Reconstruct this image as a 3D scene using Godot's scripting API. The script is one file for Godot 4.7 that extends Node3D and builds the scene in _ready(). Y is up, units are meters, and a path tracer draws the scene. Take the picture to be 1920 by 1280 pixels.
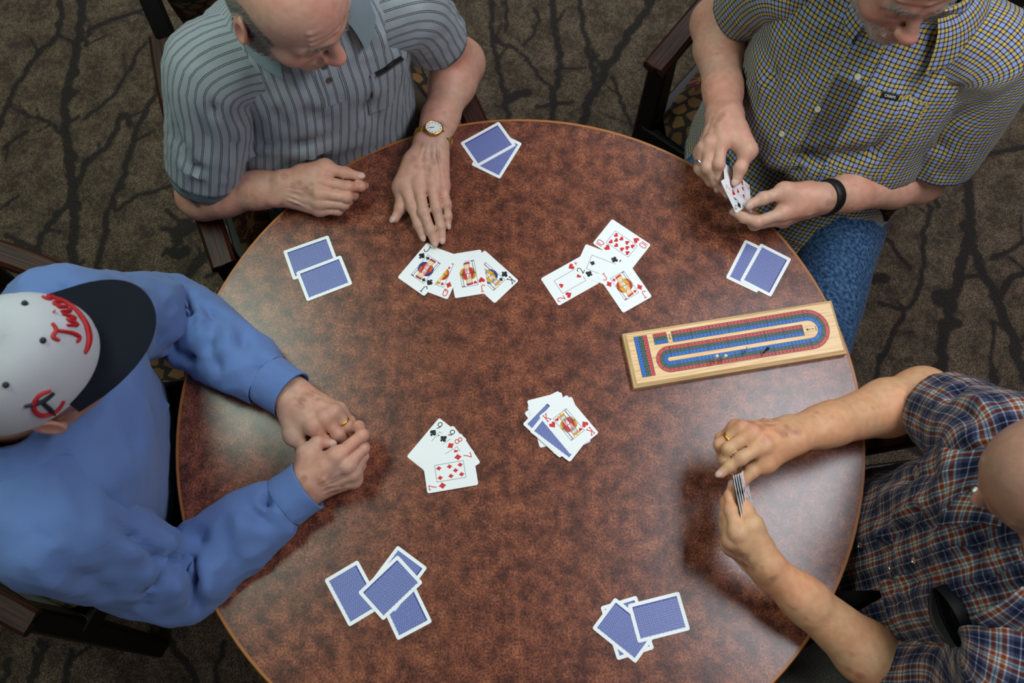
extends Node3D
# Four elderly men playing cribbage at a round table, seen from a high camera that looks down at them.
const FOCAL := 1929.8        # pixels of the 1920 x 1280 frame
const TILT := 0.344679       # radians away from straight down
const ROLL := -0.0078465
const TOP := 0.74            # table top
const EYE := Vector3(0, 2.49647, 0)
const TABLE := Vector3(0.0134, 0, -0.4894)
const TABLE_R := 0.607
var cam_f := Vector3(0, -cos(TILT), -sin(TILT))
var cam_r: Vector3
var cam_u: Vector3
var M := {}                  # materials by name
var TX := {}                 # textures by name


func _ready() -> void:
	var u0 := Vector3(0, sin(TILT), -cos(TILT))
	cam_r = Vector3.RIGHT * cos(ROLL) + u0 * sin(ROLL)
	cam_u = u0 * cos(ROLL) - Vector3.RIGHT * sin(ROLL)
	var cam := Camera3D.new()
	cam.name = "camera"
	cam.fov = rad_to_deg(2.0 * atan(640.0 / FOCAL))
	cam.near = 0.05
	cam.far = 60.0
	var lens := CameraAttributesPhysical.new()
	lens.frustum_focal_length = 12.0 / tan(deg_to_rad(cam.fov) / 2.0)
	lens.frustum_near = 0.05
	lens.frustum_far = 60.0
	lens.exposure_aperture = 5.0
	lens.frustum_focus_distance = 1.86
	cam.attributes = lens
	cam.transform = Transform3D(Basis(cam_r, cam_u, -cam_f), EYE)
	add_child(cam)
	cam.current = true
	var env := Environment.new()
	env.background_mode = Environment.BG_COLOR
	env.background_color = Color(0.02, 0.02, 0.02)
	env.tonemap_mode = Environment.TONE_MAPPER_LINEAR
	env.tonemap_exposure = 0.70
	env.sdfgi_enabled = true
	env.ssao_enabled = true
	env.ssil_enabled = true
	var we := WorldEnvironment.new()
	we.name = "world_environment"
	we.environment = env
	add_child(we)
	materials()
	lights()
	room()
	table()
	chairs()
	make_card_mesh()
	people()
	board()
	cards()


# ---------------------------------------------------------------- lights: fluorescent panels in the ceiling
func lights() -> void:
	# place, turn (degrees), energy, colour
	panel(Vector3(1.06, 2.75, -0.74), 0, 4.0, Color(0.95, 0.97, 1.0), "lit ceiling panel nearest the man in the orange and navy plaid shirt")
	panel(Vector3(-1.13, 2.75, -1.06), 0, 2.8, Color(0.90, 1.0, 0.93), "lit ceiling panel nearest the man in the white cap")
	panel(Vector3(1.06, 2.75, -3.0), 0, 3.0, Color(0.95, 0.98, 1.0), "lit ceiling panel behind the man in the yellow checked shirt")
	panel(Vector3(-1.13, 2.75, -3.2), 0, 2.4, Color(0.95, 0.98, 1.0), "lit ceiling panel behind the man in the striped polo shirt")

	panel(Vector3(-1.13, 2.75, 1.3), 0, 1.3, Color(0.95, 0.98, 1.0), "lit ceiling panel over the near left corner of the carpet")
	panel(Vector3(1.06, 2.75, 1.3), 0, 0.8, Color(0.95, 0.98, 1.0), "dimmest lit ceiling panel, over the near right corner of the carpet")


func panel(at: Vector3, turn: float, energy: float, c: Color, label: String) -> void:
	var t := thing("ceiling_light", label, "ceiling light", at, deg_to_rad(turn), "ceiling panels")
	var fr := Acc.new()
	for s in [-1.0, 1.0]:
		fr.box(Vector3(0.3 * s, -0.012, 0), Vector3(0.03, 0.024, 1.23))
		fr.box(Vector3(0, -0.012, 0.6 * s), Vector3(0.57, 0.024, 0.03))
	obj("frame", fr.mesh(), M.white_metal, t)
	var df := Acc.new()
	df.box(Vector3(0, -0.006, 0), Vector3(0.57, 0.008, 1.17))
	var m := mat(Color(0.9, 0.9, 0.9), 0.6)
	m.emission_enabled = true
	m.emission = c
	m.emission_energy_multiplier = 1.2 * energy
	obj("diffuser", df.mesh(), m, t)
	var l := AreaLight3D.new()
	l.name = "panel_light"
	l.area_size = Vector2(0.57, 1.17)
	l.light_color = c
	l.light_energy = energy
	l.light_size = 0.5
	l.shadow_enabled = true
	l.set("area_range", 12.0)
	l.position = Vector3(0, -0.03, 0)
	l.rotation.x = -PI / 2
	t.add_child(l)


# ---------------------------------------------------------------- helpers
func P(u: float, v: float, h: float) -> Vector3:     # the point of height h that is seen at pixel (u, v) of the photograph
	var d := cam_f + cam_r * ((u - 960.0) / FOCAL) - cam_u * ((v - 640.0) / FOCAL)
	return EYE + d * ((h - EYE.y) / d.y)


func to_px(p: Vector3) -> Vector2:
	var q := p - EYE
	var z := q.dot(cam_f)
	return Vector2(960.0 + FOCAL * q.dot(cam_r) / z, 640.0 - FOCAL * q.dot(cam_u) / z)


func on_plane(u: float, v: float, p: Vector3, n: Vector3) -> Vector3:      # where the sight line of a pixel meets a plane
	var d := cam_f + cam_r * ((u - 960.0) / FOCAL) - cam_u * ((v - 640.0) / FOCAL)
	return EYE + d * ((p - EYE).dot(n) / d.dot(n))


func thing(called: String, label: String, category: String, at := Vector3.ZERO, turn := 0.0, group := "") -> Node3D:
	var o := Node3D.new()
	o.name = numbered(called)
	add_child(o)
	o.position = at
	o.rotation.y = turn
	tag(o, label, category, group)
	return o


func tag(o: Node, label: String, category: String, group := "") -> void:
	o.set_meta("label", label)
	o.set_meta("category", category)
	if group:
		o.set_meta("group", group)


func numbered(called: String) -> String:
	if not has_node(called):
		return called
	var k := 1
	while has_node("%s_%03d" % [called, k]):
		k += 1
	return "%s_%03d" % [called, k]


func obj(called: String, mesh: Mesh, m: Material, parent: Node = null, label := "") -> MeshInstance3D:
	var o := MeshInstance3D.new()
	var host: Node = parent if parent else self
	var n := called
	var k := 1
	while host.has_node(n):
		n = "%s_%03d" % [called, k]
		k += 1
	o.name = n
	o.mesh = mesh
	if m:
		o.material_override = m
	o.cast_shadow = GeometryInstance3D.SHADOW_CASTING_SETTING_ON
	host.add_child(o)
	if label:
		o.set_meta("label", label)
	return o


func struct(called: String, mesh: Mesh, m: Material) -> MeshInstance3D:
	var o := obj(called, mesh, m)
	o.set_meta("kind", "structure")
	return o


func mat(c: Color, rough := 0.6, metal := 0.0) -> StandardMaterial3D:
	var m := StandardMaterial3D.new()
	m.albedo_color = c
	m.roughness = rough
	m.metallic = metal
	return m


func noise_tex(freq: float, octaves: int, s: int, size: int, ramp: Array, kind := FastNoiseLite.TYPE_SIMPLEX_SMOOTH, gain := 0.55) -> NoiseTexture2D:
	var n := FastNoiseLite.new()
	n.noise_type = kind
	n.seed = s
	n.frequency = freq
	n.fractal_type = FastNoiseLite.FRACTAL_FBM
	n.fractal_octaves = octaves
	n.fractal_gain = gain
	var t := NoiseTexture2D.new()
	t.width = size
	t.height = size
	t.seamless = true
	t.seamless_blend_skirt = 0.12
	t.noise = n
	if ramp:
		var g := Gradient.new()
		var offs := PackedFloat32Array()
		var cols := PackedColorArray()
		for r in ramp:
			offs.append(r[0])
			cols.append(r[1])
		g.offsets = offs
		g.colors = cols
		t.color_ramp = g
	return t


# Collects triangles of one mesh. Front faces are turned by the vertex normals.
class Acc:
	var V := PackedVector3Array()
	var N := PackedVector3Array()
	var T := PackedVector2Array()
	var C := PackedColorArray()
	var I := PackedInt32Array()

	func vert(p: Vector3, n: Vector3, uv := Vector2.ZERO, c := Color.WHITE) -> int:
		V.append(p)
		N.append(n)
		T.append(uv)
		C.append(c)
		return V.size() - 1

	func tri(a: int, b: int, c: int) -> void:
		var g := (V[b] - V[a]).cross(V[c] - V[a])
		if g.dot(N[a] + N[b] + N[c]) > 0.0:
			I.append_array(PackedInt32Array([a, c, b]))
		else:
			I.append_array(PackedInt32Array([a, b, c]))

	func quad(a: int, b: int, c: int, d: int) -> void:
		tri(a, b, c)
		tri(a, c, d)

	func face(pts: PackedVector3Array, out: Vector3, uvs := PackedVector2Array(), col := Color.WHITE) -> void:     # a flat convex polygon that looks towards out
		var first := V.size()
		for k in pts.size():
			vert(pts[k], out, uvs[k] if uvs.size() else Vector2.ZERO, col)
		for k in range(1, pts.size() - 1):
			tri(first, first + k, first + k + 1)

	func box(c: Vector3, s: Vector3, bev := 0.0, b := Basis.IDENTITY) -> void:     # box with chamfered edges
		var h := s * 0.5
		var r: float = minf(bev, minf(h.x, minf(h.y, h.z)) * 0.9)
		for ax in 3:
			for sg in [-1.0, 1.0]:
				var n := Vector3.ZERO
				n[ax] = sg
				var a1 := (ax + 1) % 3
				var a2 := (ax + 2) % 3
				var pts := PackedVector3Array()
				for q in [[-1, -1], [1, -1], [1, 1], [-1, 1]]:
					var p := Vector3.ZERO
					p[ax] = sg * h[ax]
					p[a1] = q[0] * (h[a1] - r)
					p[a2] = q[1] * (h[a2] - r)
					pts.append(c + b * p)
				face(pts, b * n)
		if r <= 0.0:
			return
		for ax in 3:
			var a1 := (ax + 1) % 3
			var a2 := (ax + 2) % 3
			for q in [[-1, -1], [1, -1], [1, 1], [-1, 1]]:
				var pts := PackedVector3Array()
				for w in [[-1, 0], [1, 0], [1, 1], [-1, 1]]:
					var p := Vector3.ZERO
					p[ax] = w[0] * (h[ax] - r)
					p[a1] = q[0] * (h[a1] - (r if w[1] else 0.0))
					p[a2] = q[1] * (h[a2] - (0.0 if w[1] else r))
					pts.append(c + b * p)
				var n := Vector3.ZERO
				n[a1] = q[0]
				n[a2] = q[1]
				face(pts, b * n.normalized())
		for x in [-1, 1]:
			for y in [-1, 1]:
				for z in [-1, 1]:
					var g := Vector3(x, y, z)
					face(PackedVector3Array([c + b * (g * Vector3(h.x, h.y - r, h.z - r)), c + b * (g * Vector3(h.x - r, h.y, h.z - r)), c + b * (g * Vector3(h.x - r, h.y - r, h.z))]), b * g.normalized())

	# sweeps a closed outline (counter-clockwise, in side / up) along a path; size scales it along the way
	func sweep(path: PackedVector3Array, prof: PackedVector2Array, up: Vector3, size := PackedFloat32Array(), smooth := false, caps := true, uvs := Vector2(1, 1)) -> void:
		var n := path.size()
		var m := prof.size()
		var rings: Array[PackedVector3Array] = []
		var sides: Array[Basis] = []
		var run := PackedFloat32Array()
		var far := 0.0
		for k in n:
			var t := (path[mini(k + 1, n - 1)] - path[maxi(k - 1, 0)]).normalized()
			var sx := t.cross(up).normalized()
			var sy := sx.cross(t).normalized()
			sides.append(Basis(sx, sy, t))
			if k:
				far += path[k].distance_to(path[k - 1])
			run.append(far)
			var ring := PackedVector3Array()
			var s: float = size[k] if size.size() else 1.0
			for q in prof:
				ring.append(path[k] + (sx * q.x + sy * q.y) * s)
			rings.append(ring)
		var per := 0.0
		for j in m:
			var j2 := (j + 1) % m
			var e := prof[j2] - prof[j]
			var en := Vector2(e.y, -e.x).normalized()
			var e0 := prof[j] - prof[(j + m - 1) % m]
			var e2 := prof[(j2 + 1) % m] - prof[j2]
			var na := (Vector2(e0.y, -e0.x).normalized() + en).normalized() if smooth else en
			var nb := (Vector2(e2.y, -e2.x).normalized() + en).normalized() if smooth else en
			var first := V.size()
			for k in n:
				var b := sides[k]
				vert(rings[k][j], b.x * na.x + b.y * na.y, Vector2(per, run[k]) * uvs)
				vert(rings[k][j2], b.x * nb.x + b.y * nb.y, Vector2(per + e.length(), run[k]) * uvs)
			per += e.length()
			for k in n - 1:
				quad(first + 2 * k, first + 2 * k + 1, first + 2 * k + 3, first + 2 * k + 2)
		if caps:
			face(rings[0], -sides[0].z)
			face(rings[n - 1], sides[n - 1].z)

	func tube(path: PackedVector3Array, r: float, seg := 8, size := PackedFloat32Array(), up := Vector3.UP) -> void:
		var prof := PackedVector2Array()
		for k in seg:
			prof.append(Vector2.from_angle(TAU * k / seg) * r)
		sweep(path, prof, up, size, true)

	# turns a profile of (radius, height) round the y axis at c
	func lathe(c: Vector3, prof: PackedVector2Array, seg := 32, b := Basis.IDENTITY, smooth := false) -> void:
		for k in prof.size() - 1:
			var d := prof[k + 1] - prof[k]
			if d.length() < 1e-7:
				continue
			var nn := Vector2(d.y, -d.x).normalized()
			var n0 := nn
			var n1 := nn
			if smooth and k > 0:
				var d0 := prof[k] - prof[k - 1]
				n0 = (nn + Vector2(d0.y, -d0.x).normalized()).normalized()
			if smooth and k < prof.size() - 2:
				var d2 := prof[k + 2] - prof[k + 1]
				n1 = (nn + Vector2(d2.y, -d2.x).normalized()).normalized()
			var first := V.size()
			for j in seg + 1:
				var a := TAU * j / seg
				var dir := Vector3(cos(a), 0, sin(a))
				vert(c + b * (dir * prof[k].x + Vector3.UP * prof[k].y), b * (dir * n0.x + Vector3.UP * n0.y), Vector2(float(j) / seg, prof[k].y))
				vert(c + b * (dir * prof[k + 1].x + Vector3.UP * prof[k + 1].y), b * (dir * n1.x + Vector3.UP * n1.y), Vector2(float(j) / seg, prof[k + 1].y))
			for j in seg:
				quad(first + 2 * j, first + 2 * j + 1, first + 2 * j + 3, first + 2 * j + 2)

	func ball(c: Vector3, r: Vector3, b := Basis.IDENTITY, seg := 12, col := Color.WHITE) -> void:
		var first := V.size()
		var rows := seg / 2
		for i in rows + 1:
			var la := PI * i / rows - PI / 2
			for j in seg + 1:
				var lo := TAU * j / seg
				var d := Vector3(cos(la) * cos(lo), sin(la), cos(la) * sin(lo))
				vert(c + b * (d * r), (b * (d / r)).normalized(), Vector2(float(j) / seg, float(i) / rows), col)
		for i in rows:
			for j in seg:
				var a := first + i * (seg + 1) + j
				quad(a, a + 1, a + seg + 2, a + seg + 1)

	func mesh(into: ArrayMesh = null) -> ArrayMesh:
		var am := into if into else ArrayMesh.new()
		var arr := []
		arr.resize(Mesh.ARRAY_MAX)
		arr[Mesh.ARRAY_VERTEX] = V
		arr[Mesh.ARRAY_NORMAL] = N
		arr[Mesh.ARRAY_TEX_UV] = T
		arr[Mesh.ARRAY_COLOR] = C
		arr[Mesh.ARRAY_INDEX] = I
		am.add_surface_from_arrays(Mesh.PRIMITIVE_TRIANGLES, arr)
		return am


func bevel_rect(w: float, h: float, r: float) -> PackedVector2Array:
	var a := w * 0.5
	var b := h * 0.5
	return PackedVector2Array([Vector2(-a + r, -b), Vector2(a - r, -b), Vector2(a, -b + r), Vector2(a, b - r), Vector2(a - r, b), Vector2(-a + r, b), Vector2(-a, b - r), Vector2(-a, -b + r)])


func curve_pts(keys: Array, per := 8) -> PackedVector3Array:     # Catmull-Rom through the keys
	var out := PackedVector3Array()
	var n := keys.size()
	for k in n - 1:
		var a: Vector3 = keys[maxi(k - 1, 0)]
		var b: Vector3 = keys[k]
		var c: Vector3 = keys[k + 1]
		var d: Vector3 = keys[mini(k + 2, n - 1)]
		for i in per:
			out.append(b.cubic_interpolate(c, a, d, float(i) / per))
	out.append(keys[n - 1])
	return out


# ---------------------------------------------------------------- materials
func materials() -> void:
	TX.nap = noise_tex(0.3, 2, 51, 512, [])
	M.white_metal = mat(Color(0.85, 0.85, 0.84), 0.5)
	M.wall = mat(Color(0.62, 0.58, 0.52), 0.9)
	M.ceiling = mat(Color(0.78, 0.77, 0.75), 0.95)
	# laminate table top: red-brown clouds with dark mottling
	var m := mat(Color.WHITE, 0.29)
	m.metallic_specular = 0.52
	m.albedo_texture = noise_tex(0.02, 6, 11, 1024, [[0.22, Color(0.36, 0.205, 0.165)], [0.42, Color(0.49, 0.285, 0.22)], [0.56, Color(0.575, 0.34, 0.255)], [0.78, Color(0.68, 0.42, 0.30)]], FastNoiseLite.TYPE_PERLIN, 0.78)
	m.uv1_scale = Vector3(1.45, 1.45, 1.45)
	m.detail_enabled = true
	m.detail_blend_mode = BaseMaterial3D.BLEND_MODE_MUL
	m.detail_albedo = noise_tex(0.11, 4, 5, 1024, [[0.25, Color(0.55, 0.52, 0.52)], [0.5, Color(0.84, 0.82, 0.82)], [0.75, Color(1, 0.98, 0.96)]], FastNoiseLite.TYPE_PERLIN, 0.7)
	m.detail_uv_layer = BaseMaterial3D.DETAIL_UV_2
	m.uv2_scale = Vector3(2.6, 2.6, 2.6)
	m.detail_mask = plain_tex(Color.WHITE)
	m.heightmap_enabled = true
	m.heightmap_texture = noise_tex(0.25, 2, 8, 512, [])
	m.heightmap_scale = 0.005
	M.laminate = m
	M.edge_wood = mat(Color(0.62, 0.38, 0.17), 0.42)
	# dark mahogany
	m = mat(Color.WHITE, 0.48)
	m.metallic_specular = 0.35
	m.albedo_texture = grain_tex([[0.0, Color(0.10, 0.045, 0.03)], [0.5, Color(0.19, 0.085, 0.05)], [1.0, Color(0.27, 0.125, 0.07)]], 21)
	m.uv1_scale = Vector3(9, 2.2, 1)
	M.mahogany = m
	m = mat(Color.WHITE, 0.5)
	m.albedo_texture = grain_tex([[0.0, Color(0.03, 0.02, 0.018)], [1.0, Color(0.055, 0.035, 0.028)]], 22)
	m.uv1_scale = Vector3(9, 2.2, 1)
	M.dark_wood = m
	# light board wood
	m = mat(Color.WHITE, 0.4)
	m.albedo_texture = grain_tex([[0.0, Color(0.84, 0.66, 0.44)], [0.35, Color(0.90, 0.735, 0.53)], [1.0, Color(0.93, 0.79, 0.60)]], 23)
	m.uv1_scale = Vector3(6, 2.4, 1)
	M.board_wood = m
	m = mat(Color.WHITE, 0.97)
	m.albedo_texture = carpet_tex()
	m.uv1_scale = Vector3(1, 1, 1)
	m.detail_enabled = true
	m.detail_blend_mode = BaseMaterial3D.BLEND_MODE_MUL
	m.detail_albedo = noise_tex(0.11, 3, 31, 1024, [[0.25, Color(0.36, 0.33, 0.31)], [0.5, Color(0.78, 0.74, 0.7)], [0.75, Color(1, 0.98, 0.95)]])
	m.detail_uv_layer = BaseMaterial3D.DETAIL_UV_2
	m.uv2_scale = Vector3(1.1, 1.1, 1.1)
	m.detail_mask = plain_tex(Color.WHITE)
	m.heightmap_enabled = true
	m.heightmap_texture = noise_tex(0.2, 2, 33, 512, [])
	m.heightmap_scale = 0.3
	M.carpet = m
	m = mat(Color.WHITE, 0.9)
	m.albedo_texture = upholstery_tex()
	m.uv1_scale = Vector3(3.4, 3.4, 1)
	M.upholstery = m
	M.gold = mat(Color(0.83, 0.62, 0.25), 0.28, 1.0)
	M.silver = mat(Color(0.82, 0.82, 0.80), 0.25, 1.0)
	M.black_rubber = mat(Color(0.012, 0.012, 0.014), 0.55)
	M.black_print = mat(Color(0.03, 0.03, 0.035), 0.5)
	M.peg_white = mat(Color(0.86, 0.85, 0.8), 0.35)
	M.peg_blue = mat(Color(0.05, 0.08, 0.2), 0.35)
	M.card_edge = mat(Color(0.86, 0.86, 0.86), 0.6)
	# skin: colours ride on the vertices, the relief is fine wrinkling
	m = mat(Color.WHITE, 0.54)
	m.vertex_color_use_as_albedo = true
	m.subsurf_scatter_enabled = true
	m.subsurf_scatter_strength = 0.05
	m.heightmap_enabled = true
	m.heightmap_texture = noise_tex(0.055, 2, 41, 512, [], FastNoiseLite.TYPE_CELLULAR)
	m.heightmap_scale = 0.03
	m.uv1_triplanar = true
	m.uv1_world_triplanar = true
	m.uv1_scale = Vector3(9, 9, 9)
	M.skin = m
	M.nail = mat(Color(0.80, 0.60, 0.54), 0.3)
	m = mat(Color.WHITE, 0.8)
	m.vertex_color_use_as_albedo = true
	M.hair = m


func plain_tex(c: Color) -> ImageTexture:
	var im := Image.create_empty(4, 4, false, Image.FORMAT_RGB8)
	im.fill(c)
	return ImageTexture.create_from_image(im)


func grain_tex(ramp: Array, s: int) -> NoiseTexture2D:     # long streaks along v
	var n := FastNoiseLite.new()
	n.seed = s
	n.noise_type = FastNoiseLite.TYPE_SIMPLEX_SMOOTH
	n.frequency = 0.05
	n.fractal_octaves = 4
	n.domain_warp_enabled = true
	n.domain_warp_amplitude = 14.0
	n.domain_warp_frequency = 0.006
	var t := NoiseTexture2D.new()
	t.width = 512
	t.height = 64
	t.seamless = true
	t.noise = n
	var g := Gradient.new()
	var offs := PackedFloat32Array()
	var cols := PackedColorArray()
	for r in ramp:
		offs.append(0.2 + 0.6 * r[0])
		cols.append(r[1])
	g.offsets = offs
	g.colors = cols
	t.color_ramp = g
	return t


# A painter on an Image, in millimetres.
class Paint:
	var im: Image
	var S: float
	var flip := false          # draws turned by half a turn round the middle
	var mid := Vector2.ZERO

	func _init(w: float, h: float, scale: float, c: Color) -> void:
		S = scale
		im = Image.create_empty(int(w * S), int(h * S), false, Image.FORMAT_RGB8)
		im.fill(c)
		mid = Vector2(w, h) * 0.5

	func poly(pts: PackedVector2Array, c: Color) -> void:
		var q := PackedVector2Array()
		var lo := 1e9
		var hi := -1e9
		for p in pts:
			var r := (mid * 2.0 - p if flip else p) * S
			q.append(r)
			lo = minf(lo, r.y)
			hi = maxf(hi, r.y)
		var n := q.size()
		for y in range(maxi(0, int(floor(lo))), mini(im.get_height(), int(ceil(hi)) + 1)):
			var yc := y + 0.5
			var xs := PackedFloat32Array()
			for k in n:
				var a := q[k]
				var b := q[(k + 1) % n]
				if (a.y <= yc) != (b.y <= yc):
					xs.append(a.x + (yc - a.y) / (b.y - a.y) * (b.x - a.x))
			xs.sort()
			for k in range(0, xs.size() - 1, 2):
				var x0 := int(round(xs[k]))
				var x1 := int(round(xs[k + 1]))
				if x1 > x0:
					im.fill_rect(Rect2i(x0, y, x1 - x0, 1), c)

	func disc(c: Vector2, r: float, col: Color, ry := 0.0) -> void:
		var pts := PackedVector2Array()
		for k in 24:
			pts.append(c + Vector2(cos(TAU * k / 24), sin(TAU * k / 24)) * Vector2(r, ry if ry > 0.0 else r))
		poly(pts, col)

	func stroke(pts: PackedVector2Array, w: float, c: Color, ends := true) -> void:
		for k in pts.size() - 1:
			var d := (pts[k + 1] - pts[k]).normalized().orthogonal() * w * 0.5
			poly(PackedVector2Array([pts[k] + d, pts[k + 1] + d, pts[k + 1] - d, pts[k] - d]), c)
			if ends and k:
				disc(pts[k], w * 0.5, c)

	func frame(r: Rect2, w: float, c: Color) -> void:
		var a := r.position
		var b := r.end
		stroke(PackedVector2Array([a, Vector2(b.x, a.y), b, Vector2(a.x, b.y), a, Vector2(b.x, a.y)]), w, c)

	func rect(r: Rect2, c: Color) -> void:
		poly(PackedVector2Array([r.position, Vector2(r.end.x, r.position.y), r.end, Vector2(r.position.x, r.end.y)]), c)

	func tex() -> ImageTexture:
		return ImageTexture.create_from_image(im)


# floor carpet: mottled taupe with dark bare branches; the texture covers 3.2 m and repeats beyond
const CARPET_SIDE := 3.2
const CARPET_FROM := Vector2(-1.6, -2.45)

func carpet_tex() -> ImageTexture:
	var side := 1024
	var k := side / CARPET_SIDE
	var p := Paint.new(side, side, 1.0, Color.BLACK)
	var rng := RandomNumberGenerator.new()
	rng.seed = 5
	# trunks and boughs: the widths in pixels of the photograph, then the way they run
	var runs := [
		[19, 150, -10, 150, 50, 131, 150, 120, 210, 127, 277, 135, 337, 137, 400, 135, 480, 140, 560], [10, 277, 15, 180, 50, 157, 90], [12, 112, -10, 109, 56, 67, 109, 22, 180, 0, 229, -40, 300],
		[13, 245, 240, 232, 214, 202, 270, 161, 311, 127, 379, 79, 442, 50, 520], [12, 311, 142, 262, 232, 232, 326, 206, 394, 187, 480, 170, 560], [8, 334, 345, 262, 367, 210, 397], [8, 277, 75, 247, 120, 210, 180, 150, 225],
		[8, 49, 221, 82, 225, 116, 251], [7, 0, 390, 41, 364], [9, 0, 280, 50, 247], [16, 424, 411, 401, 452, 375, 488, 352, 516, 332, 539, 300, 600], [22, 322, 437, 345, 428, 360, 425], [24, 325, 475, 350, 472], [16, 330, 447, 338, 455], [9, 440, 465, 415, 505, 380, 520],
		[11, 920, -10, 921, 62, 932, 125, 947, 180, 955, 240], [14, 1035, -10, 1042, 62, 1050, 112, 1042, 160, 1035, 212, 1030, 260], [11, 1085, -8, 1100, 82, 1112, 140, 1117, 180], [8, 927, 72, 977, 100, 1010, 140, 1035, 170],
		[18, 1230, -10, 1192, 45, 1155, 100, 1125, 150, 1100, 200, 1090, 250], [7, 1000, 15, 1010, 40, 982, 90], [7, 950, 0, 947, 62], [20, 950, 190, 990, 170], [10, 1000, 200, 1080, 190], [8, 1110, 92, 1130, 130], [8, 1150, 140, 1165, 190, 1190, 240],
		[20, 1804, 200, 1819, 364, 1815, 435, 1800, 502, 1785, 577, 1770, 634, 1766, 709, 1760, 780], [19, 1819, 427, 1837, 495, 1871, 566, 1897, 634, 1912, 682, 1940, 760], [12, 1960, 270, 1845, 290, 1822, 315], [10, 1744, 382, 1729, 465, 1729, 525, 1691, 596, 1646, 686, 1630, 760],
		[8, 1654, 435, 1710, 510], [9, 1940, 440, 1860, 487], [8, 1860, 600, 1856, 709], [8, 1646, 566, 1690, 580], [24, 1640, 525, 1665, 520], [26, 1760, 560, 1785, 550], [22, 1770, 610, 1795, 605], [9, 1740, 350, 1760, 390], [14, 1870, 560, 1900, 520, 1935, 510],
		[14, 80, 1200, 70, 1240, 55, 1300], [12, 137, 1215, 115, 1290], [10, 20, 1230, 5, 1290], [12, 300, 1180, 350, 1250, 380, 1310], [9, 420, 1200, 400, 1290],
		[14, 800, 60, 770, -20], [10, 640, -10, 700, 60], [14, 1700, 830, 1760, 870], [12, 1870, 690, 1850, 760], [11, 10, 440, 60, 470, 90, 540],
	]
	for r in runs:
		var keys := []
		for i in range(1, r.size(), 2):
			var q := P(r[i], r[i + 1], 0.0)
			keys.append(Vector3((q.x - CARPET_FROM.x) * k, (q.z - CARPET_FROM.y) * k, 0))
		var pts := curve_pts(keys, 6)
		var flat := PackedVector2Array()
		for q in pts:
			flat.append(Vector2(q.x, q.y) + Vector2(rng.randf_range(-2, 2), rng.randf_range(-1, 1)))
		var w: float = r[0] * 0.42
		p.stroke(flat, w, Color.WHITE)
		for i in range(2, flat.size() - 1, 3):      # knots and short twigs
			if rng.randf() < 0.35:
				p.disc(flat[i], w * rng.randf_range(0.5, 0.9), Color.WHITE)
			if rng.randf() < 0.3:
				var d := (flat[i + 1] - flat[i]).normalized().rotated(rng.randf_range(0.5, 1.2) * (1.0 if rng.randf() < 0.5 else -1.0))
				p.stroke(PackedVector2Array([flat[i], flat[i] - d * rng.randf_range(8, 26)]), w * 0.45, Color.WHITE)
	p.im.convert(Image.FORMAT_L8)
	p.im.resize(side / 2, side / 2, Image.INTERPOLATE_BILINEAR)
	p.im.resize(side, side, Image.INTERPOLATE_CUBIC)
	var mask := p.im.get_data()
	var n1 := FastNoiseLite.new()
	n1.seed = 71
	n1.frequency = 0.16
	n1.fractal_octaves = 3
	var n2 := FastNoiseLite.new()
	n2.seed = 72
	n2.frequency = 0.035
	n2.fractal_octaves = 4
	var a1 := n1.get_image(side, side, false, false, true).get_data()
	var a2 := n2.get_image(side, side, false, false, true).get_data()
	var dark := Color(0.165, 0.145, 0.14)
	var base := [Color(0.30, 0.255, 0.21), Color(0.42, 0.365, 0.305), Color(0.52, 0.46, 0.39)]
	var lut := PackedByteArray()      # base colours by the value of the noise
	for i in 256:
		var f := clampf((i - 70) / 115.0, 0.0, 1.0) * 2.0
		var c: Color = base[0].lerp(base[1], f) if f < 1.0 else base[1].lerp(base[2], f - 1.0)
		lut.append_array(PackedByteArray([int(c.r * 255), int(c.g * 255), int(c.b * 255)]))
	var out := PackedByteArray()
	out.resize(side * side * 3)
	var dr := int(dark.r * 255)
	var dg := int(dark.g * 255)
	var db := int(dark.b * 255)
	for i in side * side:
		var v := (a2[i] + a1[i]) >> 1
		var s := mask[i] + ((a1[i] - 128) * 1.3)
		var t := clampf((s - 80.0) / 95.0, 0.0, 1.0) if mask[i] > 6 else 0.0
		var w := int(t * 225)
		out[i * 3] = (lut[v * 3] * (255 - w) + dr * w) / 255
		out[i * 3 + 1] = (lut[v * 3 + 1] * (255 - w) + dg * w) / 255
		out[i * 3 + 2] = (lut[v * 3 + 2] * (255 - w) + db * w) / 255
	return ImageTexture.create_from_image(Image.create_from_data(side, side, false, Image.FORMAT_RGB8, out))


func upholstery_tex() -> ImageTexture:      # tan cells with dark outlines and red flowers
	var p := Paint.new(128, 128, 3.0, Color(0.10, 0.07, 0.05))
	var rng := RandomNumberGenerator.new()
	rng.seed = 9
	for row in 10:
		for col in 9:
			var c := Vector2(col * 16 + (8 if row % 2 else 0), row * 13.0)
			var pts := PackedVector2Array()
			for k in 7:
				pts.append(c + Vector2.from_angle(TAU * k / 7 + rng.randf()) * rng.randf_range(6.0, 7.6))
			var hull := Geometry2D.convex_hull(pts)
			p.poly(hull, Color(0.36, 0.235, 0.11).lerp(Color(0.46, 0.33, 0.17), rng.randf()))
	for c in [Vector2(30, 34), Vector2(94, 96)]:
		for k in 9:
			var d := Vector2.from_angle(TAU * k / 9)
			p.poly(PackedVector2Array([c + d * 3, c + d.rotated(0.25) * 13, c + d * 21, c + d.rotated(-0.25) * 13]), Color(0.30, 0.07, 0.045))
		p.disc(c, 4.5, Color(0.45, 0.33, 0.16))
	return p.tex()


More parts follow.
